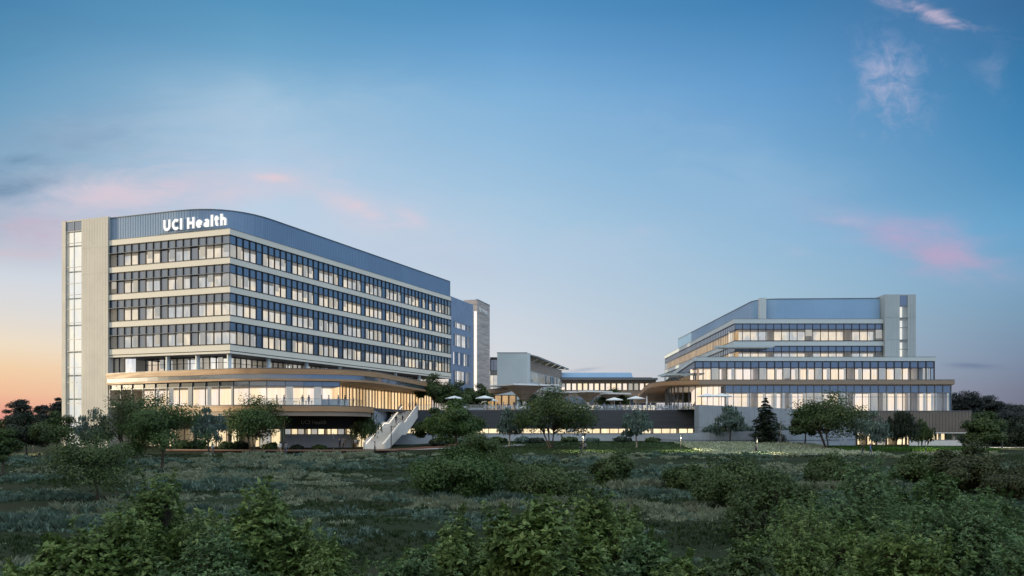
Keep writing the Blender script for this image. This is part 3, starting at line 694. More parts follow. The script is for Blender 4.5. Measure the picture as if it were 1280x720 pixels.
curtain_wall(CB, [s0, s1], 17.8, 21.0, 2.4, room='hall', depth=3, seed=83, blind=.2, mull=.3, dark={8, 11, 12, 13, 15}, frame='pale')
curtain_wall(CB, [s0, s1], 11.8, 16.2, 2.4, room='hall', depth=3, seed=84, blind=.3, mull=.3, dark={6, 9, 12, 14}, frame='pale')
b = MB(); e0_ = (s0[0] + 2.5, s0[1] - 1.0); e1_ = (PX(711, 309), 309.0)
b.hexa([(*e0_, 24.9), (*e1_, 24.9), (e1_[0] - 12, e1_[1] + 3, 26.2), (e0_[0] - 4, e0_[1], 26.0)], [(*e0_, 25.35), (*e1_, 25.35), (e1_[0] - 12, e1_[1] + 3, 26.7), (e0_[0] - 4, e0_[1], 26.4)], 'frame_grey')
for k in range(6): p = along(s0, (.28, .96), 3 + k * 8); b.tube([(p[0] - .3, p[1], 23.9), (p[0] + 1.6, p[1] - .2, 24.9)], .12, 'white', 6)
b.build('roof', CB)
LB = thing('low_hall', 'long low hall with blue metal roof and a row of lit windows behind the terrace', 'building', (34, 300, 7))
h0, h1 = (PX(700, 300), 300.0), (PX(820, 300), 300.0)
b = MB(); b.band([h0, h1], 19.6, 20.6, -.6, 0, 'wood_grey'); b.band([h0, h1], 15.0, 17.0, -.6, 0, 'wood_grey'); b.band([h0, h1], 7, 8.2, -.6, 0, 'concrete'); b.build('wall', LB)
curtain_wall(LB, [h0, h1], 17.0, 19.6, 1.95, room='hall', depth=2.5, seed=85, blind=.3, mull=.62, frame='brown_panel')
curtain_wall(LB, [h0, h1], 8.2, 15.0, 3.0, name='hall_window', room='hall', depth=3, seed=86, blind=.2, mull=.4, frame='wood_grey', sp=3.2)
b = MB(); ex0, ex1 = PX(700, 298), PX(822, 298)
b.box(ex0, ex1, 297.5, 301, 20.62, 21.3, 'frame_grey'); b.box(ex0, ex1 - 2, 298, 301, 21.3, 21.5, 'frame')
for z0, z1, r0, r1, ya, yb in ((21.5, 23.4, PX(700, 300), PX(792, 300), 301, 306),):
    b.hexa([(r0, ya, z0), (r1, ya, z0), (r1, yb, z0), (r0, yb, z0)], [(r0, ya + .5, z1), (r1 - .6, ya + .5, z1), (r1 - .6, yb, z1 + .2), (r0, yb, z1 + .2)], 'screen_light')
b.build('roof', LB)
b = MB(); b.box(PX(700, 304), PX(820, 304), 304, 309, 7, 20.6, 'dark'); b.build('core', LB)
# ================================================================== ground
def sst(a, b, v): t = np.clip((v - a) / (b - a), 0, 1); return t * t * (3 - 2 * t)
def tz(x, y):
    x = np.asarray(x, float); y = np.asarray(y, float)
    z = -1.35 + .4 * sst(30, 92, y) + 1.0 * sst(92, 121, y) + (.45 + .75 * sst(-22, -8, x) * sst(62, 46, x)) * sst(124, 158, y)
    z = z + .16 * np.sin(x * .13 + y * .07) * sst(122, 100, y) + .10 * np.sin(x * .31 - y * .22 + 1) * sst(122, 100, y)
    z = z + 19 * sst(95, 150, -x) * sst(130, 116, y)                 # added ridge out of view, shaped to shade the meadow from the sun
    z = z + 7.0 * sst(90, 125, x) * sst(150, 200, y)                 # wooded bank to the right
    return z
def grid_mesh(name, xs, ys, zoff, mat, f=tz):
    X, Y = np.meshgrid(xs, ys); Z = f(X, Y) + zoff; nx, ny = len(xs), len(ys)
    v = np.stack([X, Y, Z], -1).reshape(-1, 3); me = bpy.data.meshes.new(name)
    i = (np.arange(ny - 1)[:, None] * nx + np.arange(nx - 1)[None]).reshape(-1)
    q = np.stack([i, i + 1, i + nx + 1, i + nx], -1)
    fill(me, v, q); me.materials.append(M[mat]); me.polygons.foreach_set('use_smooth', np.ones(len(q), bool)); return link_mesh(name, me)
def fill(me, v, q, mi=None):
    me.vertices.add(len(v)); me.vertices.foreach_set('co', np.asarray(v, np.float32).ravel())
    k = q.shape[1]; me.loops.add(q.size); me.loops.foreach_set('vertex_index', np.asarray(q, np.int32).ravel())
    me.polygons.add(len(q)); me.polygons.foreach_set('loop_start', np.arange(0, q.size, k, dtype=np.int32))
    if mi is not None: me.polygons.foreach_set('material_index', np.asarray(mi, np.int32))
    me.update(); me.validate()
def ground_mat():
    m, t, out = newmat('meadow_soil')
    b = t.node('ShaderNodeBsdfPrincipled'); b.inputs['Roughness'].default_value = .95; b.inputs['Specular IOR Level'].default_value = .1
    pos = t.node('ShaderNodeNewGeometry').outputs['Position']
    a = t.smooth(t.noise(t.mapping(pos, (.5, 1, 1)), .12, 5), .4, .62); c = t.smooth(t.noise(pos, 2.2, 5, .7), .35, .7)
    col = t.mix(a, (.018, .028, .012), (.026, .029, .015)); col = t.mix(t.math('MULTIPLY', c, .6), col, (.014, .022, .009))
    t.put(b.inputs['Base Color'], col)
    bn = t.node('ShaderNodeBump'); bn.inputs['Strength'].default_value = .6; bn.inputs['Distance'].default_value = .15
    t.put(bn.inputs['Height'], t.noise(pos, 3.5, 5, .7)); t.l.new(bn.outputs[0], b.inputs['Normal'])
    t.l.new(b.outputs[0], out.inputs[0]); return m
M['soil'] = ground_mat()
M['turf'] = pbr('mown_turf', (.034, .062, .022), (.026, .048, .018), .4, .95, spec=.1, bump=.5, bscale=9)
xs = np.concatenate([np.array([-2500, -1200, -600, -350, -240]), np.arange(-190, 191, 2.5), np.array([240, 350, 600, 1200, 2500])])
ys = np.concatenate([np.array([-400, -200, -100, -50, -20]), np.arange(0, 222, 2.0), np.array([240, 300, 420, 700, 1300, 2600, 5000])])
tag(grid_mesh('terrain', xs, ys, 0, 'soil'), kind='structure')
tag(grid_mesh('lawn', np.arange(-12, 42.1, 1.5), np.arange(126, 158.1, 1.5), .03, 'turf'), kind='structure')
def ribbon(name, pts, w, zoff, mat, n=8):
    P = smooth_poly(pts, n); A = offset(P, w / 2); B = offset(P, -w / 2); v = []; q = []
    for i in range(len(P)):
        for p in (A[i], B[i]): v.append((p[0], p[1], float(tz(*p)) + zoff))
    for i in range(len(P) - 1): q.append((2 * i, 2 * i + 2, 2 * i + 3, 2 * i + 1))
    me = bpy.data.meshes.new(name); fill(me, np.array(v), np.array(q)); me.materials.append(M[mat]); return tag(link_mesh(name, me), kind='structure')
ribbon('gravel_path', [(-21, 139), (-14, 138.5), (-4, 141), (2, 147)], 2.6, .05, 'path')
ribbon('footpath', [(31, 118.5), (38, 118.6), (46, 119), (52, 120)], 1.0, .10, 'path')
ribbon('side_path', [(74, 150), (84, 149), (96, 147), (112, 149)], 3.0, .06, 'path')
ribbon('mulch_bed', [(-52, 134.5), (-40, 133), (-28, 136), (-20, 139), (-15, 142), (-6, 150)], 5.5, .07, 'mulch')
BW = thing('boardwalk', 'long low timber boardwalk edge with a dark gap beneath, before the hospital block', 'boardwalk', (-34, 128, 0))
bp = smooth_poly([(-54, 131.5), (-44, 128.5), (-34, 127.4), (-25, 127.8), (-17.5, 129.5)], 6)
b = MB(); b.band(bp, .40, .55, -2.6, 0, 'boards'); b.band(bp, .55, .60, -.25, .03, 'wood_grey'); b.build('deck', BW)
b = MB(); b.band(bp, -.2, .396, -1.2, -.5, 'dark'); b.build('gap_shade', BW)  # near-black fill stands in for the shade under the deck

# ================================================================== plants
def rnd_unit(rng, n):
    v = rng.normal(size=(n, 3)); return v / np.linalg.norm(v, axis=1, keepdims=True)
def nrm(v): return v / np.maximum(1e-9, np.linalg.norm(v, axis=1, keepdims=True))
def leaves_mesh(name, pos, normal, length, ratio, mat, parent, rng, droop=0., fold=.18, six=False):
    n = len(pos); off = np.array(ROOTLOC[parent.name]) if parent is not None else np.zeros(3)
    t = nrm(np.cross(normal, rnd_unit(rng, n)))
    if droop: t = nrm(t * (1 - droop) + np.array([0, 0, -1.0]) * droop + .25 * rnd_unit(rng, n) * droop)
    s = nrm(np.cross(normal, t)); nn = nrm(np.cross(t, s)); L = length[:, None]; W = L * ratio
    p = pos - off
    if six:
        v = np.stack([p - t * L * .5, p - t * L * .05 + s * W * .5 + nn * L * fold, p + t * L * .5 - nn * L * .08, p - t * L * .05 - s * W * .5 + nn * L * fold], 1)
    else:
        v = np.stack([p - t * L * .5, p + s * W * .5 + nn * L * fold, p + t * L * .5, p - s * W * .5 + nn * L * fold], 1)
    me = bpy.data.meshes.new(name); fill(me, v.reshape(-1, 3), np.arange(4 * n).reshape(n, 4)); me.materials.append(M[mat])
    return link_mesh(name, me, parent)
def limb_curve(p0, p1, rng, sag=.12, n=4):
    p0 = np.array(p0, float); p1 = np.array(p1, float); L = np.linalg.norm(p1 - p0); out = []
    k = rng.normal(size=3) * L * .07; k[2] = abs(k[2]) + L * sag
    for i in range(n + 1): t = i / n; out.append(tuple(p0 + (p1 - p0) * t + k * 4 * t * (1 - t) * .5))
    return out
def tree(name, label, px, Y, py_top, wpx, kind, leaf, group=None, py_base=None, z=None, bark='bark', seed=None, dens=1., leaf_len=None, cat='tree', lean=0.):
    x = PX(px, Y); zb = float(tz(x, Y)) if z is None else z
    H = PZ(py_top, Y) - zb; Rr = wpx * Y / F / 2 * {'broad': 1.12, 'open': 1.10, 'conifer': 1.15}.get(kind, 1.0)
    sd = seed if seed is not None else int(px * 7 + Y); rng = np.random.default_rng(sd); pr = random.Random(sd)
    root = thing(name, label, cat, (x, Y, zb), 0, group)
    base = np.array((x, Y, zb)); tr = MB(); pos = []; nor = []; ln = []; ratio = .5; droop = 0.; fold = .18
    ll = leaf_len or max(.20, min(.46, Y * .0030))
    tip = max(.008, Y * .00012); r0 = max(.05, H * .022) if kind != 'shrub' else .05
    if kind in ('broad', 'open', 'willow', 'sage', 'shrub', 'pad'):
        zc, rz = {'broad': (.53, .47), 'open': (.55, .45), 'willow': (.60, .38), 'sage': (.56, .43), 'shrub': (.50, .48), 'pad': (.55, .45)}[kind]
        nc = {'broad': 34, 'open': 40, 'willow': 34, 'sage': 30, 'shrub': 34, 'pad': 40}[kind]
        nc = int(nc * (1 if H < 12 else 1.3))
        cs = []
        ax = pr.uniform(0, 6.28)
        while len(cs) < nc:
            d = rnd_unit(rng, 1)[0]; r = rng.random() ** (1 / 2.8)
            if kind != 'shrub' and d[2] < -.75: continue
            # uneven outline: lobes in azimuth, flatter underneath
            az = math.atan2(d[1], d[0]); lob =   .90 + .16 * math.sin(2 * az + ax) * math.cos(3 * az - ax) + rng.normal() * .06
            c = d * r * lob * np.array((Rr * 1.02, Rr * 1.02, H * rz * .84)); c[2] += H * zc
            if kind == 'broad' and c[2] > H * .62: c[:2] *= 1 - .22 * (c[2] / H - .62) / .38
            cs.append(c)
        cs.append(np.array((rng.normal() * Rr * .1, rng.normal() * Rr * .1, H * (.84 if kind == 'pad' else .93))))
        nl = int({'broad': 7800, 'open': 6600, 'willow': 6400, 'sage': 6000, 'shrub': 6000, 'pad': 6500}[kind] * dens)
        per = max(20, nl // len(cs))
        stems = 3 if kind in ('shrub', 'open') else 1
        fork = H * (.15 if kind != 'shrub' else .05)
        tops = []
        for s in range(stems):
            a = rng.random() * 6.28; sp = Rr * (.16 if stems > 1 else .03)
            top = np.array((math.cos(a) * sp * 2 + lean, math.sin(a) * sp * 2, fork + H * .22)); tops.append(top)
            bs = np.array((math.cos(a) * sp * .25, math.sin(a) * sp * .25, -.25))
            q = [tuple(base + bs + (top - bs) * t + rng.normal(size=3) * np.array((1, 1, 0)) * H * .008 * (t > 0)) for t in (0, .12, .4, .7, 1)]
            rr = r0 * (.65 if stems > 1 else 1); tr.tube(q, [rr * 1.35, rr, rr * .85, rr * .7, rr * .55], bark, 8)
        for c in cs:
            top = min(tops, key=lambda t: np.linalg.norm(t[:2] - c[:2])); f = rng.uniform(.62, 1.)
            p0 = top * np.array((f, f, 1)); p0[2] = top[2] * f
            cv = limb_curve(base + p0, base + c, rng); rr = r0 * rng.uniform(.20, .42)
            tr.tube(cv, [rr, rr * .75, rr * .5, max(tip, rr * .3), tip], bark, 5, False)
            cr = Rr * rng.uniform(.28, .44); sq = {'pad': .52, 'broad': .62}.get(kind, .75)
            for k in range(2 if kind != 'open' else 4):                    # twigs
                e = c + rnd_unit(rng, 1)[0] * cr * .8; tr.tube([tuple(base + c * .97 + np.array((0, 0, .0))), tuple(base + e)], [max(tip, rr * .35), tip * .8], bark, 4, False)
            m = int(per * rng.uniform(.6, 1.4)); d = rnd_unit(rng, m); r = rng.random(m) ** .45 * (1 + .12 * rng.normal(size=m))
            if kind in ('willow', 'sage'):
                # hanging strands
                ns = max(4, m // 9); sidx = rng.integers(0, ns, m); sd_ = rnd_unit(rng, ns); top_ = sd_ * cr * rng.random((ns, 1)) ** .5; top_[:, 2] = np.abs(top_[:, 2]) * .6
                hl = (H * (.26 if kind == 'willow' else .13)) * rng.uniform(.5, 1.2, ns)
                tt = rng.random(m); p = top_[sidx] + np.stack([rng.normal(size=m) * .05 * cr, rng.normal(size=m) * .05 * cr, -tt * hl[sidx]], 1)
                p[:, :2] *= (1 + .12 * tt)[:, None]
                p = np.where((c + p)[:, 2:3] < H * .10, p * np.array((1, 1, 0)) + np.array((0, 0, H * .12 - c[2])), p)
            else:
                p = d * r[:, None] * np.array((cr, cr, cr * sq))
            pos.append(base + c + p); out = nrm(c - np.array((0, 0, H * zc)) + 1e-6 + np.zeros((m, 3)))
            nor.append(nrm(d * .5 + out * .5 + np.array((0, 0, .55)) + rng.normal(size=(m, 3)) * .45)); ln.append(ll * rng.uniform(.6, 1.25, m))
        if kind == 'willow': ratio, droop = .30, .85
        if kind == 'sage': ratio, droop = .36, .65
        if kind == 'open': ratio = .45
    elif kind == 'conifer':
        tr.tube([tuple(base + np.array((0, 0, H * t - .2))) for t in (0, .3, .7, 1)], [r0, r0 * .8, r0 * .4, .02], bark, 8)
        lev = 15
        for j in range(lev):
            h = .10 + .88 * j / (lev - 1); rad = Rr * (1 - h) ** .75 * 1.05 + .12; nb = 9 if j < lev - 4 else 6
            for k in range(nb):
                a = 6.283 * k / nb + j * .7 + rng.normal() * .3; L = rad * rng.uniform(.45, 1.25); dirv = np.array((math.cos(a), math.sin(a), 0))
                p0 = np.array((0, 0, H * (h + rng.normal() * .012))); p1 = p0 + dirv * L + np.array((0, 0, -L * .28 + .10 * L)); cv = [tuple(base + p0), tuple(base + (p0 + p1) / 2 + np.array((0, 0, .05 * L))), tuple(base + p1)]
                tr.tube(cv, [.05, .03, .012], bark, 4, False)
                m = int(110 * dens * (.4 + L / Rr)); t = rng.random(m) ** .7; side = np.cross(dirv, (0, 0, 1)); w = (1 - t * .75) * L * .33
                p = p0 + (p1 - p0) * t[:, None] + side * (rng.uniform(-1, 1, m) * w)[:, None] + np.array((0, 0, 1)) * (rng.normal(size=m) * .05 * L - np.abs(rng.normal(size=m)) * .04 * L)[:, None]
                pos.append(base + p); nor.append(nrm(np.array((0, 0, 1.0)) + rng.normal(size=(m, 3)) * .4)); ln.append(ll * rng.uniform(.6, 1.2, m))
        ratio = .32
    tr.build('trunk', root)
    leaves_mesh('crown', np.concatenate(pos), np.concatenate(nor), np.concatenate(ln), ratio, leaf, root, rng, droop, fold)
    return root
def leafy_shrub(label, px, Y, py_top, wpx, leaf, seed, group='leafy shrubs in the foreground', n_ros=2300, zb=None, llen=None):
    llen = llen or random.Random(seed).choice((.11, .13, .15, .18)); n_ros = int(n_ros * 1.35)
    """near shrub whose separate leaves show: stems, twigs and rosettes of pointed leaves"""
    rng = np.random.default_rng(seed); x = PX(px, Y); zb = float(tz(x, Y)) if zb is None else zb; H = PZ(py_top, Y) - zb; Rr = wpx * Y / F / 2
    root = thing('leafy_shrub', label, 'shrub', (x, Y, zb), 0, group); base = np.array((x, Y, zb)); tr = MB()
    lobes = []
    for k in range(17):
        a = rng.random() * 6.28; d = rng.random() ** .55 * .85; hh = (1 - .60 * d * d) * rng.uniform(.55, 1.0) if k else .96
        if k == 0: d = .05
        lobes.append((np.array((math.cos(a) * d * Rr, math.sin(a) * d * Rr, H * hh)), Rr * rng.uniform(.17, .34), H * rng.uniform(.20, .36)))
    P = []; N = []
    for c, r, rz in lobes:
        st = limb_curve(base + np.array((c[0] * .08, c[1] * .08, -.1)), base + c + np.array((0, 0, -rz * .5)), rng, .02, 5); tr.tube(st, [.06, .05, .04, .03, .02, .012], 'bark', 6, False)
        m = n_ros // len(lobes); d = rnd_unit(rng, m); d[:, 2] = np.where(d[:, 2] < -.3, -d[:, 2] * .6, d[:, 2]); d = nrm(d)
        rr = np.clip(rng.random(m) ** .33 * (1 + .16 * rng.normal(size=m)), 0, 1.35)
        p = c + np.array((0, 0, -rz)) + d * rr[:, None] * np.array((r, r, rz)); P.append(p); N.append(nrm(d + np.array((0, 0, .9))))
        for k in range(26):
            e = c + np.array((0, 0, -rz)) + d[k] * rr[k] * np.array((r, r, rz)); tr.tube([st[3], tuple(base + e)], [.016, .005], 'bark', 4, False)
        m2 = m // 2; p = np.stack([rng.normal(size=m2) * r * .7 + c[0], rng.normal(size=m2) * r * .7 + c[1], rng.uniform(.05, 1, m2) * max(.2, c[2] - rz)], 1); P.append(p); N.append(nrm(rnd_unit(rng, m2) + np.array((0, 0, .8))))
    for k in range(26):
        cc, r, rz = lobes[k % len(lobes)]; a = rng.random() * 6.28; q = rng.random() ** .5 * r * .8; b0 = cc + np.array((math.cos(a) * q, math.sin(a) * q, -rz * .45)); e = b0 + np.array((math.cos(a) * .25, math.sin(a) * .25, rz * rng.uniform(.45, .85)))
        tr.tube([tuple(base + b0), tuple(base + e)], [.012, .004], 'bark', 4, False); tt = np.linspace(.25, 1, 12)[:, None]; P.append(b0 + (e - b0) * tt + rng.normal(size=(12, 3)) * .03); N.append(nrm(np.tile((e - b0) / np.linalg.norm(e - b0), (12, 1)) + rng.normal(size=(12, 3)) * .2))
    P = np.concatenate(P); N = np.concatenate(N); m = len(P); K = 6
    ax = np.repeat(N, K, 0); pc = np.repeat(P, K, 0)
    rad = nrm(np.cross(ax, rnd_unit(rng, m * K))); t = nrm(rad * .85 + ax * rng.uniform(.05, .75, (m * K, 1))); L = (llen * rng.uniform(.55, 1.2, m * K) * np.repeat(rng.uniform(.65, 1.3, m), K))[:, None]
    s = nrm(np.cross(t, ax)); nn = nrm(np.cross(s, t)); p = pc + t * .01; W = L * .46
    v = np.stack([p, p + t * L * .45 + s * W * .5 + nn * L * .07, p + t * L - nn * L * .10, p + t * L * .45 - s * W * .5 + nn * L * .07], 1)
    me = bpy.data.meshes.new('crown'); fill(me, v.reshape(-1, 3), np.arange(4 * m * K).reshape(-1, 4)); me.materials.append(M[leaf])
    tr.build('stems', root); link_mesh('crown', me, root); return root

# trees beside the buildings
D1, D2 = 'dark trees on the skyline left of the hospital', 'dark trees on the bank right of the clinic'
for i, (px, top, w, Y, k, lb) in enumerate(((25, 493, 34, 205, 'pad', 'dark layered pine on the left skyline, nearest the picture edge'), (54, 501, 26, 212, 'pad', 'short dark layered pine between two taller pines on the left skyline'), (75, 489, 28, 206, 'pad', 'dark layered pine on the left skyline touching the stair tower'))):
    tree('pine_tree', lb, px, Y, top, w, k, 'leaf_navy', D1, dens=1.2)
for px, top, w, Y, k, lf, lb in ((34, 517, 62, 118, 'broad', 'leaf_dark', 'low wide dark green tree beside the far left lamp post'), (70, 513, 46, 116, 'broad', 'leaf_green', 'round green tree on a bare trunk before the stair tower base'),
    (2, 522, 40, 84, 'broad', 'leaf_green', 'dark tree cut by the left picture edge')):
    tree('broadleaf_tree', lb, px, Y, top, w, k, lf, 'trees on the left side')
tree('eucalyptus_tree', 'small blue grey tree just right of the stair tower', 118, 112, 509, 42, 'sage', 'leaf_sage', 'blue grey trees')
tree('broadleaf_tree', 'tall airy dark tree behind the big left tree, reaching the hall windows', 160, 112, 485, 72, 'open', 'leaf_olive', 'trees on the left side', dens=.8)
tree('broadleaf_tree', 'big spreading green tree with dark trunk standing out on the left meadow', 203, 92, 494, 96, 'broad', 'leaf_bright', 'trees on the left side', dens=1.5)
tree('broadleaf_tree', 'wide low tree with thin leaning trunk on the left meadow', 122, 60, 541, 108, 'broad', 'leaf_green', 'trees on the left side', dens=1.3)
tree('eucalyptus_tree', 'blue grey drooping tree between two green trees before the lit lobby', 261, 120, 507, 40, 'sage', 'leaf_sage', 'blue grey trees')
tree('multi_stem_tree', 'forked green tree with several thin stems before the lit lobby windows', 317, 128, 496, 68, 'open', 'leaf_bright', 'trees on the left side', dens=1.1)
tree('willow_tree', 'hanging willow left of the concrete stairs', 457, 147.6, 511, 38, 'willow', 'leaf_olive', 'willows')
tree('broadleaf_tree', 'dark tree just right of the concrete stairs', 541, 150, 511, 40, 'broad', 'leaf_green', 'trees along the central wall', dens=1.2)
tree('broadleaf_tree', 'full bright green tree before the dark slatted wall', 571, 132, 499, 64, 'broad', 'leaf_bright', 'trees along the central wall', dens=1.4)
tree('eucalyptus_tree', 'blue grey round tree at the left part of the slatted wall', 637, 142, 509, 38, 'sage', 'leaf_sage', 'blue grey trees', bark='bark_pale')
tree('broadleaf_tree', 'large airy dark green tree before the middle of the slatted wall', 690, 138, 486, 86, 'open', 'leaf_green', 'trees along the central wall', dens=1.5)
tree('eucalyptus_tree', 'slim blue grey tree with white trunk on the lawn between two lamps', 796, 140, 510, 38, 'sage', 'leaf_sage', 'blue grey trees', bark='bark_pale')
for px, top, w, Y, lb in ((543, 468, 40, 178, 'tall leafy tree on the terrace beside the curved fascia'), (572, 477, 40, 181, 'middle leafy tree on the terrace before the annex wing'), (600, 480, 27, 184, 'slim leafy tree on the terrace at the foot of the stone tower')):
    tree('terrace_tree', lb, px, Y, top, w, 'broad', 'leaf_green', 'trees on the terrace', z=7.4, dens=1.1)
tree('terrace_tree', 'small round bushy tree on the terrace before the low hall', 769, 215, 486, 38, 'broad', 'leaf_green', 'trees on the terrace', z=7.4)
tree('terrace_tree', 'low leafy tree under the funnel canopies', 668, 228, 492, 36, 'broad', 'leaf_dark', 'trees on the terrace', z=7.4)
tree('eucalyptus_tree', 'rounded grey green tree before the tall plain concrete wall', 912, 154, 506, 40, 'sage', 'leaf_sage', 'blue grey trees')
tree('conifer_tree', 'dark layered conifer before the plain concrete wall', 957, 152, 497, 42, 'conifer', 'leaf_dark', None)
tree('broadleaf_tree', 'big airy olive tree before the clinic, tallest there', 1036, 138, 490, 82, 'open', 'leaf_olive', 'trees before the clinic', dens=1.5)
tree('broadleaf_tree', 'small olive tree left behind the big airy tree before the clinic', 1006, 148, 506, 34, 'broad', 'leaf_olive', 'trees before the clinic')
tree('eucalyptus_tree', 'blue grey tree right of the big airy olive tree', 1091, 134, 514, 46, 'sage', 'leaf_sage', 'blue grey trees')
tree('willow_tree', 'dense dark willow before the brown clad base', 1127, 140, 512, 42, 'willow', 'leaf_dark', 'willows', dens=1.3)
tree('willow_tree', 'small thin drooping tree at the lit undercroft', 1153, 146, 522, 24, 'willow', 'leaf_olive', 'willows', dens=.7)
tree('broadleaf_tree', 'full dark green tree at the right end of the brown base', 1233, 140, 516, 46, 'broad', 'leaf_green', 'trees before the clinic', dens=1.4)
for px, top, w, Y, k, lb in ((1207, 485, 44, 205, 'pad', 'tall dark skyline tree right behind the clinic corner'), (1232, 494, 40, 208, 'pad', 'dark skyline tree, second from the clinic corner'), (1262, 513, 40, 190, 'broad', 'low dark tree on the bank at the right picture edge'), (1250, 508, 46, 225, 'broad', 'dark tree behind the right bank'), (1222, 512, 40, 180, 'broad', 'dark tree filling the gap beside the brown base'), (1280, 510, 40, 215, 'broad', 'dark tree cut by the right picture edge, behind the bank')):
    tree('skyline_tree', lb, px, Y, top, w, k, 'leaf_navy', D2, dens=1.2)
for px, Y, top, w, lb in ((1255, 160, 528, 52, 'dark hillside bush beside the far right lamp'), (1277, 150, 524, 50, 'dark hillside bush at the right picture edge'), (1215, 152, 538, 26, 'small dark bush at the foot of the full green tree')):
    tree('bank_bush', lb, px, Y, top, w, 'shrub', 'leaf_dark', D2, cat='bush')
# mid meadow shrubs
for px, Y, top, w, lf, d, lb in ((602, 92, 545, 66, 'leaf_green', 1.6, 'dense green bush in the middle meadow, farthest of its row'), (572, 64, 566, 124, 'leaf_bright', 2.6, 'large olive green bush left of centre in the meadow'), (682, 64, 588, 104, 'leaf_green', 2., 'low green bush in the middle of the meadow'),
    (770, 74, 569, 54, 'leaf_olive', 1.5, 'round olive bush on a short stem, alone in the meadow'), (1205, 62, 556, 80, 'leaf_rust', 1.9, 'brownish dark bush on the right meadow'), (930, 56, 580, 128, 'leaf_olive', 2.4, 'broad olive bush at the left of the right thicket'), (1040, 72, 572, 66, 'leaf_olive', 1.6, 'low olive bush behind the right thicket'), (1270, 58, 585, 80, 'leaf_rust', 1.8, 'brownish bush cut by the right edge'), (640, 82, 577, 46, 'leaf_green', 1.4, 'small green bush right of the large bush in the meadow'), (858, 68, 586, 62, 'leaf_green', 1.6, 'green bush at the left edge of the right thicket'), (1140, 70, 570, 60, 'leaf_green', 1.6, 'green bush behind the right thicket near its brownish bush')):
    tree('meadow_bush', lb, px, Y, top, w, 'shrub', lf, 'bushes scattered over the meadow', dens=d * 1.9, cat='bush', leaf_len=.24 if Y > 60 else .21)
for k, (px, Y, top, w) in enumerate(((548, 146, 549, 20), (560, 150, 547, 22), (583, 151, 548, 24), (605, 148, 549, 20), (622, 152, 548, 22), (655, 154, 548, 22), (672, 152, 549, 18), (712, 156, 548, 20), (740, 157, 549, 16), (778, 157, 548, 20), (815, 157, 549, 18))):
    tree('low_shrub', 'low leafy shrub at the foot of the grey wall below the strip window', px, Y, top, w, 'shrub', ('leaf_dark', 'leaf_green', 'leaf_sage')[k % 3], 'low shrubs along the central wall', cat='bush', dens=.35)
for k, (px, Y, top, w) in enumerate(((230, 140, 552, 26), (247, 141, 550, 22), (284, 139, 553, 22), (300, 141, 552, 20), (338, 138, 554, 20), (372, 138, 557, 16), (398, 139, 557, 18))):
    tree('low_shrub', 'low leafy shrub in the mulch bed behind the boardwalk', px, Y, top, w, 'shrub', ('leaf_green', 'leaf_dark')[k % 2], 'low shrubs behind the boardwalk', cat='bush', dens=.35)
for k, (px, Y, top, w) in enumerate(((888, 159.2, 533, 20), (902, 159, 534, 18), (930, 158.8, 532, 22), (952, 158.8, 533, 20), (974, 159, 531, 22), (992, 159.5, 532, 18), (1012, 160, 531, 22))):
    tree('low_shrub', 'low shrub behind the top of the stepped retaining wall', px, Y, top, w, 'shrub', ('leaf_sage', 'leaf_green')[k % 2], 'low shrubs on the retaining wall', z=2.6, cat='bush', dens=.35)
# near leafy shrubs
for k, (px, Y, top, w, lf, nr, lb) in enumerate(((205, 27, 587, 210, 'leaf_fore', 3400, 'peaked leafy shrub at the lower left'), (335, 25, 609, 180, 'leaf_fore', 2800, 'rounded leafy shrub right of the peaked one'), (70, 24, 676, 140, 'leaf_fore', 1800, 'low pale leafy shrub in the lower left corner'), (275, 22, 660, 170, 'leaf_fore_blue', 1800, 'cool green leafy shrub at the bottom edge, left part'),
    (575, 24, 640, 210, 'leaf_fore', 3000, 'leafy shrub at the bottom, left half of the central clump'), (735, 26, 601, 170, 'leaf_fore', 2800, 'tallest leafy shrub of the central clump'), (665, 22, 620, 190, 'leaf_fore', 3000, 'leafy shrub in the middle of the central clump'), (800, 23, 668, 130, 'leaf_fore_blue', 1800, 'leafy shrub at the right foot of the central clump'),
    (1085, 36, 566, 230, 'leaf_fore_blue', 4200, 'tall leafy shrub at the heart of the right thicket'), (1005, 28, 622, 210, 'leaf_fore', 3000, 'leafy shrub at the lower left of the right thicket'), (1220, 28, 616, 220, 'leaf_fore_blue', 3200, 'leafy shrub at the lower right of the right thicket'), (1120, 23, 648, 180, 'leaf_fore', 2400, 'leafy shrub at the bottom edge in the right thicket'), (930, 22, 682, 150, 'leaf_olive', 1800, 'low leafy shrub at the bottom edge right of centre'), (1275, 20, 664, 150, 'leaf_fore_blue', 1800, 'leafy shrub in the lower right corner'), (965, 42, 590, 150, 'leaf_olive', 2600, 'leafy shrub at the left flank of the right thicket, farther back'), (1175, 44, 588, 170, 'leaf_bright', 2800, 'leafy shrub at the right flank of the right thicket, farther back'), (405, 24, 664, 120, 'leaf_fore', 1700, 'low leafy shrub right of the rounded one at the lower left'), (140, 23, 648, 150, 'leaf_fore', 2200, 'leafy shrub between the peaked one and the lower left corner'), (520, 22, 684, 110, 'leaf_fore_blue', 1400, 'low leafy shrub at the left foot of the central clump'), (855, 22, 694, 100, 'leaf_fore', 1200, 'low leafy shrub between the central clump and the right thicket'))):
    leafy_shrub(lb, px, Y, top, w, lf, 300 + k, n_ros=nr)

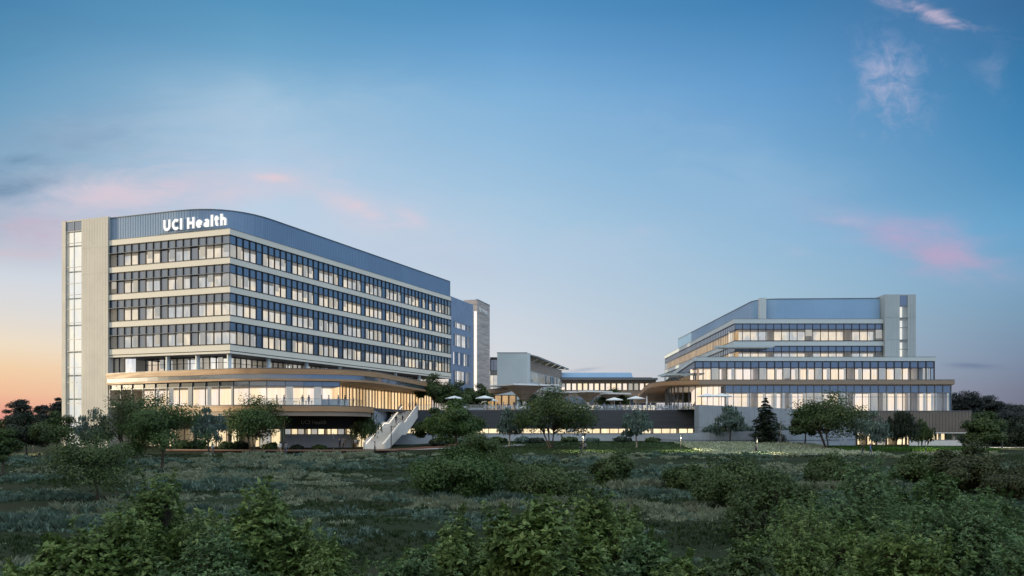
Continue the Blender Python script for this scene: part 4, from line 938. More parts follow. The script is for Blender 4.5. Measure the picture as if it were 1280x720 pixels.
# meadow ground cover
def vnoise(x, y, s, seed):
    rng = np.random.default_rng(seed); T_ = rng.random((256, 256)); u = x / s + 1000; v = y / s + 1000; i = np.floor(u).astype(int); j = np.floor(v).astype(int); f = u - i; g = v - j; f = f * f * (3 - 2 * f); g = g * g * (3 - 2 * g)
    a = lambda p, q: T_[p % 256, q % 256]
    return (a(i, j) * (1 - f) + a(i + 1, j) * f) * (1 - g) + (a(i, j + 1) * (1 - f) + a(i + 1, j + 1) * f) * g
def fbm(x, y, s, seed): return .6 * vnoise(x, y, s, seed) + .28 * vnoise(x, y, s * .45, seed + 1) + .12 * vnoise(x, y, s * .2, seed + 2)
def cover(name, n, seed, mat, lo, hmin, hmax, blades, w, region=None, thr_seed=0, spread=.28, clump=False):
    rng = np.random.default_rng(seed)
    if region is None:
        Yp = 24 + 98 * rng.random(n * 5) ** 1.25; Xp = (rng.random(n * 5) * 2 - 1) * (.66 * Yp + 4)
        keep = fbm(Xp * .45, Yp, 5.6, thr_seed) > lo + .05 * rng.normal(size=len(Xp)); Xp, Yp = Xp[keep][:n], Yp[keep][:n]
        hf = np.clip((fbm(Xp * .45, Yp, 5.6, thr_seed) - lo) * 8 + .45, .4, 1.2)
    else: Xp, Yp = region(rng, n); hf = np.ones(len(Xp))
    if clump and region is None:
        nc = max(1, len(Xp) // 14); ci = rng.integers(0, nc, len(Xp)); rr = np.abs(rng.normal(size=len(Xp))) * .55; aa = rng.random(len(Xp)) * 6.283
        Xc, Yc = Xp[:nc], Yp[:nc]; cs_ = rng.uniform(.6, 1.25, nc)[ci]; hf = np.exp(-(rr / .95) ** 2) * cs_ * 1.25 * np.clip(hf[:nc][ci], .6, 1.1)
        Xp = Xc[ci] + rr * np.cos(aa) * cs_ * 1.3; Yp = Yc[ci] + rr * np.sin(aa) * cs_
    Zp = tz(Xp, Yp); m = len(Xp); hs = rng.uniform(hmin, hmax, m) * hf
    bx = np.repeat(np.stack([Xp, Yp, Zp], 1), blades, 0); h = np.repeat(hs, blades) * rng.uniform(.55, 1.1, m * blades)
    a = rng.random(m * blades) * 6.283; dr = np.stack([np.cos(a), np.sin(a), 0 * a], 1); out = (spread + .35 * rng.random(m * blades)) * h
    b0 = bx + dr * (rng.random(m * blades) * .16)[:, None]; sd_ = np.stack([-np.sin(a), np.cos(a), 0 * a], 1) * (w * np.maximum(.6, np.repeat(Yp, blades) / 60))[:, None]
    up = np.array((0, 0, 1.0)); mid = b0 + dr * (out * .35)[:, None] + up * (h * .62)[:, None]; tipp = b0 + dr * out[:, None] + up * h[:, None]
    v = np.stack([b0 - up * .03 - sd_ * .6, b0 - up * .03 + sd_ * .6, mid + sd_, tipp, mid - sd_], 1).reshape(-1, 3)
    me = bpy.data.meshes.new(name); fill(me, v, np.arange(5 * m * blades).reshape(-1, 5)); me.materials.append(M[mat])
    return tag(link_mesh(name, me), kind='stuff')
cover('sage_ground_cover', 38000, 1, 'sage_grass', .585, .20, .50, 12, .038, thr_seed=10, spread=.45, clump=True)
cover('pale_meadow_grass', 24000, 2, 'pale_grass', .625, .24, .55, 12, .020, thr_seed=40, spread=.5, clump=True)
cover('green_meadow_grass', 20000, 3, 'green_grass', .47, .08, .22, 7, .030, thr_seed=70)
def reg_box(x0, x1, y0, y1): return lambda r, n: (r.uniform(x0, x1, n), r.uniform(y0, y1, n))
cover('lawn_grass', 12000, 4, 'green_grass', 0, .05, .13, 4, .05, region=reg_box(-12, 42, 124, 157))
cover('lit_planting', 7000, 5, 'lawn_grass', 0, .3, .6, 7, .05, region=lambda r, n: (lambda t, u: (52 + 24 * t, 131 + 9 * u + 4 * np.sin(t * 3)))(r.random(n), r.random(n)))
cover('slope_planting', 4500, 6, 'pale_grass', 0, .2, .45, 6, .045, region=reg_box(29, 54, 120.5, 152))
# ================================================================== people
PM = {k: pbr('cloth_' + k, c, None, 6, .8) for k, c in {'white': (.62, .62, .62), 'navy': (.03, .04, .08), 'black': (.02, .02, .022), 'grey': (.20, .20, .22), 'tan': (.30, .22, .15), 'blue': (.10, .17, .32), 'red': (.28, .06, .05), 'denim': (.07, .10, .17)}.items()}
M['skin'] = pbr('skin', (.42, .26, .19), None, 6, .55); M['hair'] = pbr('hair', (.035, .022, .015), None, 8, .6); M['eye'] = pbr('eye', (.02, .02, .02), None, 8, .3); M['shoe'] = pbr('shoe', (.03, .03, .03), None, 8, .6)
def body_mesh(name, pose):
    """one skinned skeleton (bound at the pelvis) with head, hands and five fingers on each"""
    J = []; Ed = []; Rd = []
    def add(p, r, par=None):
        J.append(p); Rd.append(r if isinstance(r, tuple) else (r, r)); i = len(J) - 1
        if par is not None: Ed.append((par, i))
        return i
    sit = pose == 'sit'; hz = .50 if sit else .93
    pel = add((0, 0, hz), (.155, .115)); bel = add((0, -.01, hz + .17), (.135, .10), pel); ch = add((0, 0, hz + .36), (.165, .115), bel)
    nk = add((0, .0, hz + .54), .055, ch); hd0 = add((0, -.02, hz + .62), .072, nk); hd1 = add((0, -.025, hz + .72), .092, hd0); add((0, -.01, hz + .80), .070, hd1)
    st = {'walk': .20, 'stand': .04, 'sit': 0}[pose]
    for s in (-1, 1):
        hip = add((s * .09, 0, hz - .06), .095, pel)
        if sit: kn = add((s * .11, -.42, hz - .03), .065, hip); an = add((s * .11, -.44, .09), .045, kn); add((s * .12, -.58, .04), .036, an)
        else:
            f = s * st; kn = add((s * .095, -f * .55 - .02, hz * .53), .062, hip); an = add((s * .10, -f + (.06 if f < 0 else 0), .09 + (.04 if f < -.1 else 0)), .042, kn); add((s * .11, -f - .15, .04), .036, an)
        sh = add((s * .185, 0, hz + .475), .058, ch)
        if sit: el = add((s * .24, -.10, hz + .22), .042, sh); wr = add((s * .16, -.32, hz + .20), .030, el)
        else: g = -s * st * .7; el = add((s * .245, -g * .35 + .03, hz + .19), .042, sh); wr = add((s * .26, -g - .05, hz - .05), .030, el)
        w = Vector(J[wr]); d = (w - Vector(J[el])).normalized(); d = (d + Vector((0, -.15, -.1))).normalized(); pa = add(tuple(w + d * .075), (.040, .020), wr)
        sidev = Vector((0, 1, 0)) if not sit else Vector((1, 0, 0)); pv = Vector(J[pa])
        for k, (L, o) in enumerate(((.066, -.030), (.078, -.010), (.074, .010), (.056, .029))):
            k0 = add(tuple(pv + sidev * o + d * .026), .0095, pa); k1 = add(tuple(pv + sidev * o * 1.1 + d * (.026 + L * .6)), .0088, k0); add(tuple(pv + sidev * o * 1.1 + d * (.02 + L) + Vector((-s * .014, -.006, 0))), .0075, k1)
        t0 = add(tuple(w + d * .03 - sidev * .032 + Vector((-s * .008, 0, 0))), .012, wr); add(tuple(w + d * .085 - sidev * .056 + Vector((-s * .016, 0, 0))), .0095, t0)
    me = bpy.data.meshes.new(name); me.from_pydata(J, Ed, [])
    o = bpy.data.objects.new(name, me); COL.objects.link(o)
    sk = o.modifiers.new('skin', 'SKIN'); sk.use_smooth_shade = True
    for i, v in enumerate(me.skin_vertices[0].data): v.radius = Rd[i]; v.use_root = (i == pel)
    sb = o.modifiers.new('sub', 'SUBSURF'); sb.levels = 1; sb.render_levels = 1
    dg = bpy.context.evaluated_depsgraph_get(); dg.update(); m2 = bpy.data.meshes.new_from_object(o.evaluated_get(dg)); bpy.data.objects.remove(o)
    m2.name = name; m2.materials.clear()
    for mt in (M['skin'], PM['white'], PM['navy'], M['shoe']): m2.materials.append(mt)
    for p in m2.polygons:
        c = p.center; arm = abs(c.x) > .2 or (sit and c.y < -.2 and c.z > hz + .1)
        k = 1
        if c.z > hz + .545: k = 0
        elif (arm and not sit and c.z < hz + .02 and abs(c.x) > .21) or (sit and c.z > hz + .12 and c.y < -.30): k = 0
        elif c.z < .085: k = 3
        elif c.z < hz + .05 and not (abs(c.x) > .21 and not sit): k = 2
        p.material_index = k
    m2.polygons.foreach_set('use_smooth', [True] * len(m2.polygons))
    # face: nose, mouth line, ears and eyes joined into the same mesh
    bm = bmesh.new(); bm.from_mesh(m2); m2.materials.append(M['eye'])
    def ell(c, r, mi):
        g = bmesh.ops.create_icosphere(bm, subdivisions=1, radius=1, matrix=Matrix.Translation(c) @ Matrix.Diagonal((*r, 1)))
        for f in {f for v in g['verts'] for f in v.link_faces}: f.material_index = mi; f.smooth = True
    hz2 = hz + .69
    ell((0, -.118, hz2), (.014, .022, .024), 0); ell((0, -.108, hz2 - .052), (.024, .01, .006), 4)
    for s in (-1, 1): ell((s * .034, -.104, hz2 + .025), (.013, .01, .008), 4); ell((s * .092, -.01, hz2), (.012, .022, .032), 0)
    bm.to_mesh(m2); bm.free()
    hair = MB()
    pts = [(0, hz + .835)]; prof = [(.012, hz + .832), (.055, hz + .822), (.088, hz + .79), (.103, hz + .745), (.102, hz + .715)]
    hair.lathe(prof, 'hair', (0, .008, 0), 14); hair.lathe([(.10, hz + .72), (.096, hz + .66), (.07, hz + .62)], 'hair', (0, .024, 0), 14)
    ho = hair.build('hair', None, True); hm = ho.data; bpy.data.objects.remove(ho)
    for v in hm.vertices:
        if v.co.y < -.06 and v.co.z < hz + .77: v.co.y = -.045
    return m2, hm
BODY = {p: body_mesh('person', p) for p in ('stand', 'walk', 'sit')}
def person(pose, label, x, y, z, rz=0., top='white', legs='navy', group=None, sc=1.):
    me, hm = BODY[pose]; o = link_mesh('person', me); o.location = (x, y, z); o.rotation_euler = (0, 0, rz); o.scale = (sc, sc, sc); tag(o, label, 'person', group)
    for i, m in ((1, PM[top]), (2, PM[legs])): s = o.material_slots[i]; s.link = 'OBJECT'; s.material = m
    h = link_mesh('hair', hm, o); return o
def gp(px, Y): x = PX(px, Y); return x, Y, float(tz(x, Y)) + .02
person('walk', 'person in white top walking on the grass before the boardwalk, left of a couple', *gp(350, 124), R(200), 'white', 'tan', 'couple before the boardwalk', 1.05)
person('walk', 'person in grey top walking on the grass before the boardwalk, right of a couple', *gp(357.5, 124), R(170), 'grey', 'denim', 'couple before the boardwalk', 1.02)
person('stand', 'person in white standing by the trees before the lit lobby', *gp(266, 126), R(30), 'white', 'grey')
for k, (px, Y, t, l, lb) in enumerate(((424.5, 141, 'navy', 'black', 'person in dark clothes standing left in the group near the entrance'), (429, 142, 'grey', 'black', 'person in grey top in the middle of the group near the entrance'), (432, 141.5, 'black', 'navy', 'person in black standing right in the group near the entrance'))):
    person('stand', lb, *gp(px, Y), R(60 * k), t, l, 'group near the entrance', 1.08)
person('stand', 'person in pale top standing against the glowing entrance, left one', *gp(444.5, 146), R(40), 'white', 'tan', 'pair at the glowing entrance')
person('stand', 'person in grey standing against the glowing entrance, right one', *gp(447.5, 146), R(-40), 'grey', 'denim', 'pair at the glowing entrance')
person('walk', 'person in dark trousers walking at the foot of the concrete stairs', *gp(468.5, 124), R(100), 'grey', 'black', None, 1.05)
def stair_pos(t, o): p = e0 + dv * Ls * t + np.array(n2) * o; return float(p[0]), float(p[1]), zst(t) + .02
person('walk', 'person in black climbing the concrete stairs above the landing', *stair_pos(.66, -.55), R(170), 'black', 'grey')
person('walk', 'person in white descending the upper flight of the concrete stairs', *stair_pos(.74, .2), R(-10), 'white', 'black')
for k, (px, t) in enumerate(((512, 'white'), (516, 'navy'), (520, 'grey'))):
    person('stand', f'person in {t} standing at the top of the concrete stairs', PX(px, 176), 176, 7.52, R(90 * k), t, 'denim', 'people at the top of the stairs')
person('walk', 'person in dark jacket under the lamp on the central lawn, left of a pair', *gp(726, 128), R(120), 'black', 'navy', 'pair under the lawn lamp')
person('walk', 'person in grey under the lamp on the central lawn, right of a pair', *gp(731.5, 128), R(150), 'grey', 'black', 'pair under the lawn lamp')
person('walk', 'person in grey top and dark trousers on the pale footpath', *gp(945, 118), R(90), 'grey', 'black', None, 1.05)
person('walk', 'person in black on the meadow edge before the bright planting', *gp(1078, 119), R(90), 'black', 'navy', 'pair before the bright planting')
person('walk', 'person in blue top on the meadow edge before the bright planting', *gp(1088, 116), R(60), 'blue', 'denim', 'pair before the bright planting')
hallp = ((346, 'grey'), (355, 'navy'), (363, 'white'), (378, 'black'), (386, 'navy'), (396, 'black'), (402, 'red'), (411, 'white'), (423, 'blue'), (431, 'black'), (442, 'black'))
rg = random.Random(4)
def gl_y(px):   # just inside the hall glass for an image column
    best = min(HG, key=lambda p: abs(640 + p[0] * F / p[1] - px)); return best[1] + 1.6
for px, t in hallp:
    y = gl_y(px) if px < 432 else 153.5
    person('stand', f'person in {t} standing inside the lit hall behind the balcony glass', PX(px, y), y, 7.53, rg.uniform(0, 6.28), t, rg.choice(('black', 'navy', 'grey')), 'people inside the lit hall', .98)
# tables, chairs, parasols and people on the terraces
def make_table():
    t = thing('cafe_table', '', 'table'); b = MB(); b.lathe([(0, .70), (.42, .70), (.43, .72), (.42, .74), (0, .74)], 'white', n=20); b.build('table_top', t)
    b = MB(); b.lathe([(.26, 0), (.26, .02), (.05, .05), (.035, .1), (.035, .70)], 'steel', n=12); b.build('pedestal', t); return t
def make_chair():
    t = thing('cafe_chair', '', 'chair'); b = MB(); b.box(-.22, .22, -.22, .22, .43, .47, 'white'); b.build('seat', t, bevel=.01)
    b = MB(); b.hexa([(-.22, .19, .5), (.22, .19, .5), (.22, .22, .5), (-.22, .22, .5)], [(-.21, .26, .86), (.21, .26, .86), (.21, .29, .86), (-.21, .29, .86)], 'white'); b.build('backrest', t)
    for x in (-.19, .19):
        for y in (-.19, .19): b = MB(); b.tube([(x * 1.1, y * 1.1, 0), (x, y, .43)], .014, 'steel', 6); b.build('leg', t)
    return t
def make_parasol(openp=True):
    t = thing('parasol', '', 'parasol'); b = MB(); b.lathe([(.36, 0), (.36, .06), (.08, .09), (.06, .3)], 'concrete_pale', n=16); b.build('base', t)
    b = MB(); b.tube([(0, 0, .06), (0, 0, 3.0)], .055 if openp else .045, 'white', 10); b.build('pole', t)
    b = MB(); n = 8; Rr = 2.0
    if openp:
        ring = [(Rr * math.cos(6.283 * k / n), Rr * math.sin(6.283 * k / n)) for k in range(n)]
        for k in range(n):
            a, c = ring[k], ring[(k + 1) % n]; md = ((a[0] + c[0]) / 2 * .98, (a[1] + c[1]) / 2 * .98)
            ia, ic = (a[0] * .5, a[1] * .5), (c[0] * .5, c[1] * .5)
            b.face([(0, 0, 3.05), (*ia, 2.80), (*ic, 2.80)], 'canvas'); b.face([(*ia, 2.80), (*a, 2.50), (*md, 2.52), (*c, 2.50), (*ic, 2.80)], 'canvas'); b.face([(*a, 2.50), (*a, 2.36), (*md, 2.38), (*md, 2.52)], 'canvas'); b.face([(*md, 2.52), (*md, 2.38), (*c, 2.36), (*c, 2.50)], 'canvas')
        b.build('canopy', t)
        for k in range(n): b = MB(); b.tube([(0, 0, 2.95), (ring[k][0] * .98, ring[k][1] * .98, 2.46)], .012, 'steel', 5); b.build('rib', t)
    else: b.lathe([(.03, 3.0), (.12, 2.7), (.16, 1.9), (.20, 1.2), (.05, 1.1)], 'canvas', n=10); b.build('canopy', t)
    return t
def dup(src, loc, rz, label, group):
    r = src.copy(); COL.objects.link(r); r.location = loc; r.rotation_euler = (0, 0, rz); r['label'] = label; r['group'] = group
    for ch in src.children:
        c = ch.copy(); COL.objects.link(c); c.parent = r
    return r
def place(src, used, loc, rz, label, group):
    if not used: used.append(1); src.location = loc; src.rotation_euler = (0, 0, rz); src['label'] = label; src['group'] = group; return src
    return dup(src, loc, rz, label, group)
tbl, chr_, par = make_table(), make_chair(), make_parasol(); ut, uc, up_ = [], [], []
for px, Y, lb in ((568, 176.5, 'white parasol on the terrace among the dark trees'), (606, 175, 'white parasol on a thick pole at the terrace edge, left of the funnels'), (612, 190, 'white parasol half hidden behind a nearer one, left of the funnels'), (768, 186, 'wide white parasol before the round terrace tree'), (795, 178, 'white parasol where the timber roof comes down'), (902, 169, 'white parasol half behind the plain concrete wall'), (884, 171.5, 'white parasol before the clear corner glass of the clinic')):
    if px > 880: Y = min(Y, 164.0)
    place(par, up_, (PX(px, Y), Y, 7.5), .3, lb, 'parasols on the terraces')
cp = make_parasol(False); cp.location = (PX(808.5, 176), 176, 7.5); tag(cp, 'closed white parasol standing on the terrace near the clinic glass', 'parasol', 'parasols on the terraces')
zones = [('terrace before the stone tower', 583, 660, 173.6, 181, 15), ('terrace under the funnel canopies', 715, 790, 174, 190, 10), ('terrace before the clinic glass', 792, 872, 173.5, 178, 16)]
for zn, p0, p1, y0_, y1_, n in zones:
    for k in range(n):
        Y = rg.uniform(y0_, y1_); x = PX(p0 + (p1 - p0) * (k + rg.random()) / n, Y)
        place(tbl, ut, (x, Y, 7.5), 0, 'small round white table on the ' + zn, 'cafe tables, ' + zn)
        a = rg.uniform(0, 6.28)
        for s in range(2):
            aa = a + s * math.pi; cx, cy = x + .75 * math.cos(aa), Y + .75 * math.sin(aa); rz = aa - math.pi / 2
            place(chr_, uc, (cx, cy, 7.5), rz, 'white cafe chair at a table on the ' + zn, 'cafe chairs, ' + zn)
            if rg.random() < .55:
                t = rg.choice(('white', 'navy', 'grey', 'blue', 'black'))
                person('sit', f'person in {t} seated at a table on the ' + zn, cx, cy, 7.47, rz, t, rg.choice(('black', 'denim', 'grey')), 'guests, ' + zn)
        if rg.random() < .6:
            t = rg.choice(('white', 'navy', 'grey', 'blue', 'black')); person('stand', f'person in {t} standing on the ' + zn, x + 1.4, Y + rg.uniform(-.5, 1), 7.52, rg.uniform(0, 6.28), t, rg.choice(('black', 'denim', 'grey')), 'guests, ' + zn)
for k, px in enumerate((350, 360, 370, 382, 390, 405, 414, 425)):
    y = gl_y(px) + 1.3; place(tbl, ut, (PX(px, y), y, 7.5), 0, 'small round white table inside the lit hall', 'cafe tables in the hall')
    for s in (-1, 1): place(chr_, uc, (PX(px, y) + .75 * s, y, 7.5), -s * math.pi / 2, 'white cafe chair inside the lit hall', 'cafe chairs in the hall')
BC = thing('bar_counter', 'white bar counter inside the lit hall behind the balcony glass', 'counter', (PX(418, 139), 139.3, 7.5)); x = PX(418, 139)
b = MB(); b.box(x - 2.2, x + 2.2, 139.0, 139.7, 7.5, 8.5, 'white'); b.build('front', BC); b = MB(); b.box(x - 2.3, x + 2.3, 138.9, 139.8, 8.504, 8.56, 'wood_grey'); b.build('top', BC)
# funnel canopies
def funnel(px, Y, label, a=5.2, h=6.3, rot=.0):
    x = PX(px, Y); root = thing('funnel_canopy', label, 'canopy', (x, Y, 7.5), 0, 'funnel canopies on the terrace'); n = 24
    b = MB(); b.tube([(x, Y, 7.5), (x, Y, 9.0), (x, Y, 10.2)], [.30, .30, .36], 'white', 12); b.build('column', root, True)
    def zf(u, v): r = min(1., max(0., (max(abs(u), abs(v)) * .45 + math.hypot(u, v) * .55))); return 9.4 + h * .62 * (1 - (1 - min(1, r)) ** 2.3)
    for nm, dz, mt, flip in (('underside', 0, 'wood_grey', True), ('shell', .16, 'canvas', False)):
        b = MB(); g = [[(x + a * (2 * i / n - 1) * math.cos(rot) - a * (2 * j / n - 1) * math.sin(rot), Y + a * (2 * i / n - 1) * math.sin(rot) + a * (2 * j / n - 1) * math.cos(rot), zf(2 * i / n - 1, 2 * j / n - 1) + dz) for i in range(n + 1)] for j in range(n + 1)]
        for j in range(n):
            for i in range(n):
                if max(abs(2 * (i + .5) / n - 1), abs(2 * (j + .5) / n - 1)) < .07: continue
                q = [g[j][i], g[j][i + 1], g[j + 1][i + 1], g[j + 1][i]]; b.face(q[::-1] if flip else q, mt)
        if not flip:
            e = [g[0][i] for i in range(n + 1)] + [g[j][n] for j in range(1, n + 1)] + [g[n][n - i] for i in range(1, n + 1)] + [g[n - j][0] for j in range(1, n + 1)]
            for i in range(len(e) - 1): p, q = e[i], e[i + 1]; b.face([(p[0], p[1], p[2] - .30), (q[0], q[1], q[2] - .30), (q[0], q[1], q[2] + .10), (p[0], p[1], p[2] + .10)], 'canvas')
        b.build(nm, root, True)
for px, Y, lb, a, h, r in ((655, 206, 'largest funnel canopy with brown underside, leftmost of the row', 6.2, 7.4, .5), (697, 214, 'funnel canopy behind the large airy tree', 4.4, 5.2, .6), (735, 204, 'funnel canopy right of the large airy tree', 4.2, 4.8, .7), (764, 212, 'smallest funnel canopy beside the round terrace tree', 3.6, 4.6, .4)):
    funnel(px, Y, lb, a, h, r)
PV = thing('curved_pavilion', 'low brown pavilion with a curved roof at the foot of the stone tower', 'building', (-6, 214, 7.5))
b = MB(); rp_ = [(PX(600, 214), 13.2), (PX(612, 214), 13.35), (PX(624, 214), 13.6), (PX(636, 214), 14.1), (PX(648, 214), 15.0)]
for (xa, za), (xb, zb) in zip(rp_[:-1], rp_[1:]): b.hexa([(xa, 208, za - .9), (xb, 208, zb - .9), (xb, 224, zb - .9), (xa, 224, za - .9)], [(xa, 208, za), (xb, 208, zb), (xb, 224, zb), (xa, 224, za)], 'wood_grey')
b.build('roof', PV); curtain_wall(PV, [(PX(600, 216), 216), (PX(645, 216), 216)], 7.5, 12.2, 1.8, room='room_gold', depth=4, seed=91, blind=.2, mull=.4, frame='wood_grey')
# planters along the terrace rail
for px0, px1, lb in ((584, 604, 'long planter of low green plants at the left of the terrace rail'), (742, 790, 'long planter of low green plants on the terrace before the low hall')):
    Y = 173.6 if px0 < 700 else 192; x0, x1 = PX(px0, Y), PX(px1, Y); pl = thing('planter', lb, 'planter', ((x0 + x1) / 2, Y, 7.5)); b = MB(); b.box(x0, x1, Y, Y + .9, 7.5, 8.0, 'concrete'); b.build('box', pl)
    rng = np.random.default_rng(int(px0)); m = 1400; leaves_mesh('foliage', np.stack([rng.uniform(x0, x1, m), rng.uniform(Y, Y + .9, m), rng.uniform(8.0, 8.7, m) - .1 * rng.random(m)], 1), nrm(rnd_unit(rng, m) + np.array((0, 0, .8))), rng.uniform(.2, .4, m), .5, 'leaf_bright', pl, rng)
# lamp posts
def spot(name, loc, energy, ang, col=(1, .84, .52)):
    l = bpy.data.lights.new(name, 'SPOT'); l.energy = energy; l.spot_size = R(ang); l.spot_blend = .35; l.color = col; l.shadow_soft_size = .1
    o = bpy.data.objects.new(name, l); COL.objects.link(o); o.location = loc; return o
for px, Y, top, on, lb, base in ((728.5, 131, 541, 1, 'lamp post lighting the central lawn beside a walking pair', None), (850.5, 132, 542, 1, 'lamp post lighting the lawn at the end of the mown grass', None), (946, 121, 546, 1, 'lamp post behind the walker on the pale footpath', None), (976, 124, 526, 0, 'tall thin dark post before the conifer', None), (1253, 146, 540, 1, 'lamp post by the path at the far right', None), (1157, 134, 550, 1, 'short lamp post in the bright planting', None), (41, 124, 538, 1, 'lamp post between the far left trees', None), (417, 127, 542, 0, 'thin lamp post on the boardwalk before the low wall', None), (489, 127, 532, 0, 'thin lamp post before the concrete stairs', None)):
    x = PX(px, Y); z0 = float(tz(x, Y)); z1 = PZ(top, Y); t = thing('lamp_post', lb, 'lamp post', (x, Y, z0), 0, 'lamp posts')
    b = MB(); b.tube([(x, Y, z0 - .1), (x, Y, z1 - .9)], .06, 'pole', 8); b.build('pole', t); b = MB(); b.tube([(x, Y, z1 - .9), (x, Y, z1)], .075, 'frame_grey' if on or top > 540 else 'pole', 8); b.build('head', t)
    b = MB(); b.tube([(x, Y, z1 - .2), (x + .55, Y - .1, z1 - .1)], .03, 'pole', 6); b.lathe([(.09, -.03), (.10, .03), (0, .06)], 'pole', (x + .55, Y - .1, z1 - .1), 10); b.build('arm', t)
    if on:
        b = MB(); b.lathe([(0, -.035), (.075, -.034)], 'downlight', (x + .55, Y - .1, z1 - .1), 10); b.build('lens', t)
        s = spot('lamp_beam', (x + .55 - x, -.1, z1 - .25 - z0), 3000 if px < 900 else 500 if px == 1157 else 1300, 142); s.parent = t
# ================================================================== sky, sun, camera
w = bpy.data.worlds.new('World'); SC.world = w; w.use_nodes = True; t = NT(w.node_tree); t.n.clear()
out = t.node('ShaderNodeOutputWorld'); bg = t.node('ShaderNodeBackground'); t.l.new(bg.outputs[0], out.inputs[0])
tc = t.node('ShaderNodeTexCoord'); sp3 = t.node('ShaderNodeSeparateXYZ'); t.l.new(tc.outputs['Generated'], sp3.inputs[0])
dx, dy, dz = sp3.outputs
SKY = {0: [(0, (74, 134, 178)), (60, (88, 148, 188)), (130, (112, 162, 197)), (200, (138, 174, 202)), (250, (160, 184, 208)), (300, (186, 194, 211)), (345, (213, 219, 228)), (390, (226, 222, 218)), (430, (242, 225, 200)), (460, (246, 211, 172)), (490, (244, 194, 158)), (510, (238, 170, 148)), (522, (228, 152, 142))],
       320: [(0, (86, 150, 192)), (60, (110, 166, 204)), (120, (150, 190, 219)), (200, (178, 205, 229)), (260, (192, 212, 232)), (320, (203, 214, 230)), (400, (220, 222, 228)), (450, (236, 222, 208)), (500, (240, 200, 172))],
       640: [(0, (80, 144, 195)), (60, (104, 162, 210)), (120, (130, 180, 220)), (200, (152, 192, 224)), (280, (172, 204, 228)), (340, (188, 209, 228)), (400, (205, 215, 227)), (440, (213, 218, 225)), (480, (222, 216, 214)), (520, (224, 206, 196))],
       960: [(0, (66, 130, 182)), (100, (98, 156, 207)), (200, (124, 174, 214)), (300, (150, 189, 219)), (370, (164, 195, 216)), (430, (174, 195, 211)), (500, (182, 186, 200))],
       1280: [(0, (56, 108, 156)), (100, (58, 126, 176)), (160, (68, 136, 186)), (220, (84, 148, 194)), (280, (104, 164, 206)), (340, (122, 166, 200)), (400, (124, 155, 182)), (450, (124, 142, 168)), (490, (120, 126, 148)), (520, (116, 116, 136))]}
def vramp(px):
    den = math.hypot(F, px - 640); st = []
    for y, c in SKY[px]: k = (534 - y) / den; st.append((max(0, k / math.sqrt(1 + k * k)), lin(c)))
    st.sort(key=lambda s: s[0]); top = tuple(v * .62 for v in st[-1][1]); st.append((1.0, top)); return t.ramp(dz, st)
ramps = {k: vramp(k) for k in SKY}
az = t.math('ARCTAN2', dx, dy)
def fac(a, b): return t.smooth(az, a, b)
def lf(a, b): return t.math('DIVIDE', t.math('SUBTRACT', az, a), b - a, clamp=True)
A_ = {k: math.atan2(k - 640, F) for k in SKY}
col = ramps[0]
for a, b in ((0, 320), (320, 640), (640, 960), (960, 1280)): col = t.mix(lf(A_[a], A_[b]), col, ramps[b])
col = t.mix(t.smooth(t.math('MULTIPLY', az, -1), 1.5, 3.1), col, ramps[1280])
# pink and grey wisps fixed to directions of the sky
ysafe = t.math('MAXIMUM', dy, .05); gx = t.math('DIVIDE', dx, ysafe); gy = t.math('DIVIDE', dz, ysafe)
cv = t.node('ShaderNodeCombineXYZ'); t.put(cv.inputs[0], gx); t.put(cv.inputs[1], gy)
def wisp(px, py, rx, ry, rot, amp, c, sc=(9, 22), lo=.42, hi=.72, seed=0., det=7):
    global col
    u = t.math('SUBTRACT', gx, (px - 640) / F); v = t.math('SUBTRACT', gy, (534 - py) / F); cr, sr = math.cos(rot), math.sin(rot)
    a = t.math('DIVIDE', t.math('ADD', t.math('MULTIPLY', u, cr), t.math('MULTIPLY', v, sr)), rx / F); b2 = t.math('DIVIDE', t.math('SUBTRACT', t.math('MULTIPLY', v, cr), t.math('MULTIPLY', u, sr)), ry / F)
    r2 = t.math('ADD', t.math('MULTIPLY', a, a), t.math('MULTIPLY', b2, b2)); g = t.math('POWER', 2.718, t.math('MULTIPLY', r2, -1.2))
    n = t.noise(t.mapping(cv.outputs[0], (sc[0], sc[1], 1), (seed, seed * 1.7, 0), (0, 0, -rot)), 1.0, det, .62, .6)
    m = t.math('MULTIPLY', t.math('MULTIPLY', t.smooth(t.math('ADD', n, t.math('MULTIPLY', g, .22)), lo + .06, hi + .26), g), amp, clamp=True)
    m = t.math('MULTIPLY', m, t.smooth(dy, .05, .2)); col = t.mix(m, col, lin(c))
wisp(1145, 300, 130, 42, -.30, 1.25, (182, 170, 206), (7, 20), seed=3.1)
wisp(1185, 325, 84, 27, -.12, 1.2, (188, 168, 200), (8, 20), seed=4.4)
wisp(1050, 276, 60, 10, -.08, 1.1, (186, 184, 214), (9, 24), seed=7.4)
wisp(1112, 105, 52, 66, .15, 1.1, (172, 180, 212), (36, 40), seed=8.2)
wisp(1150, 12, 100, 13, -.32, 1.7, (176, 172, 200), (18, 44), seed=1.3)
wisp(1245, 95, 30, 40, .2, .7, (140, 160, 196), (16, 18), seed=5.5)
wisp(190, 238, 230, 42, .06, 1.0, (214, 206, 220), (10, 30), .36, .62, seed=12.3)
wisp(470, 268, 130, 34, -.3, .5, (222, 210, 222), (7, 20), .30, .6, seed=14.1)
wisp(60, 190, 150, 60, .25, .7, (132, 160, 188), (6, 18), .36, .62, seed=15.2)
wisp(120, 290, 190, 40, -.05, .9, (206, 200, 216), (8, 26), .36, .62, seed=18.4)
wisp(300, 150, 260, 60, .08, .35, (196, 212, 230), (6, 20), .36, .62, seed=21.4)
wisp(900, 210, 220, 70, -.3, .3, (168, 196, 224), (6, 18), .36, .62, seed=23.4)
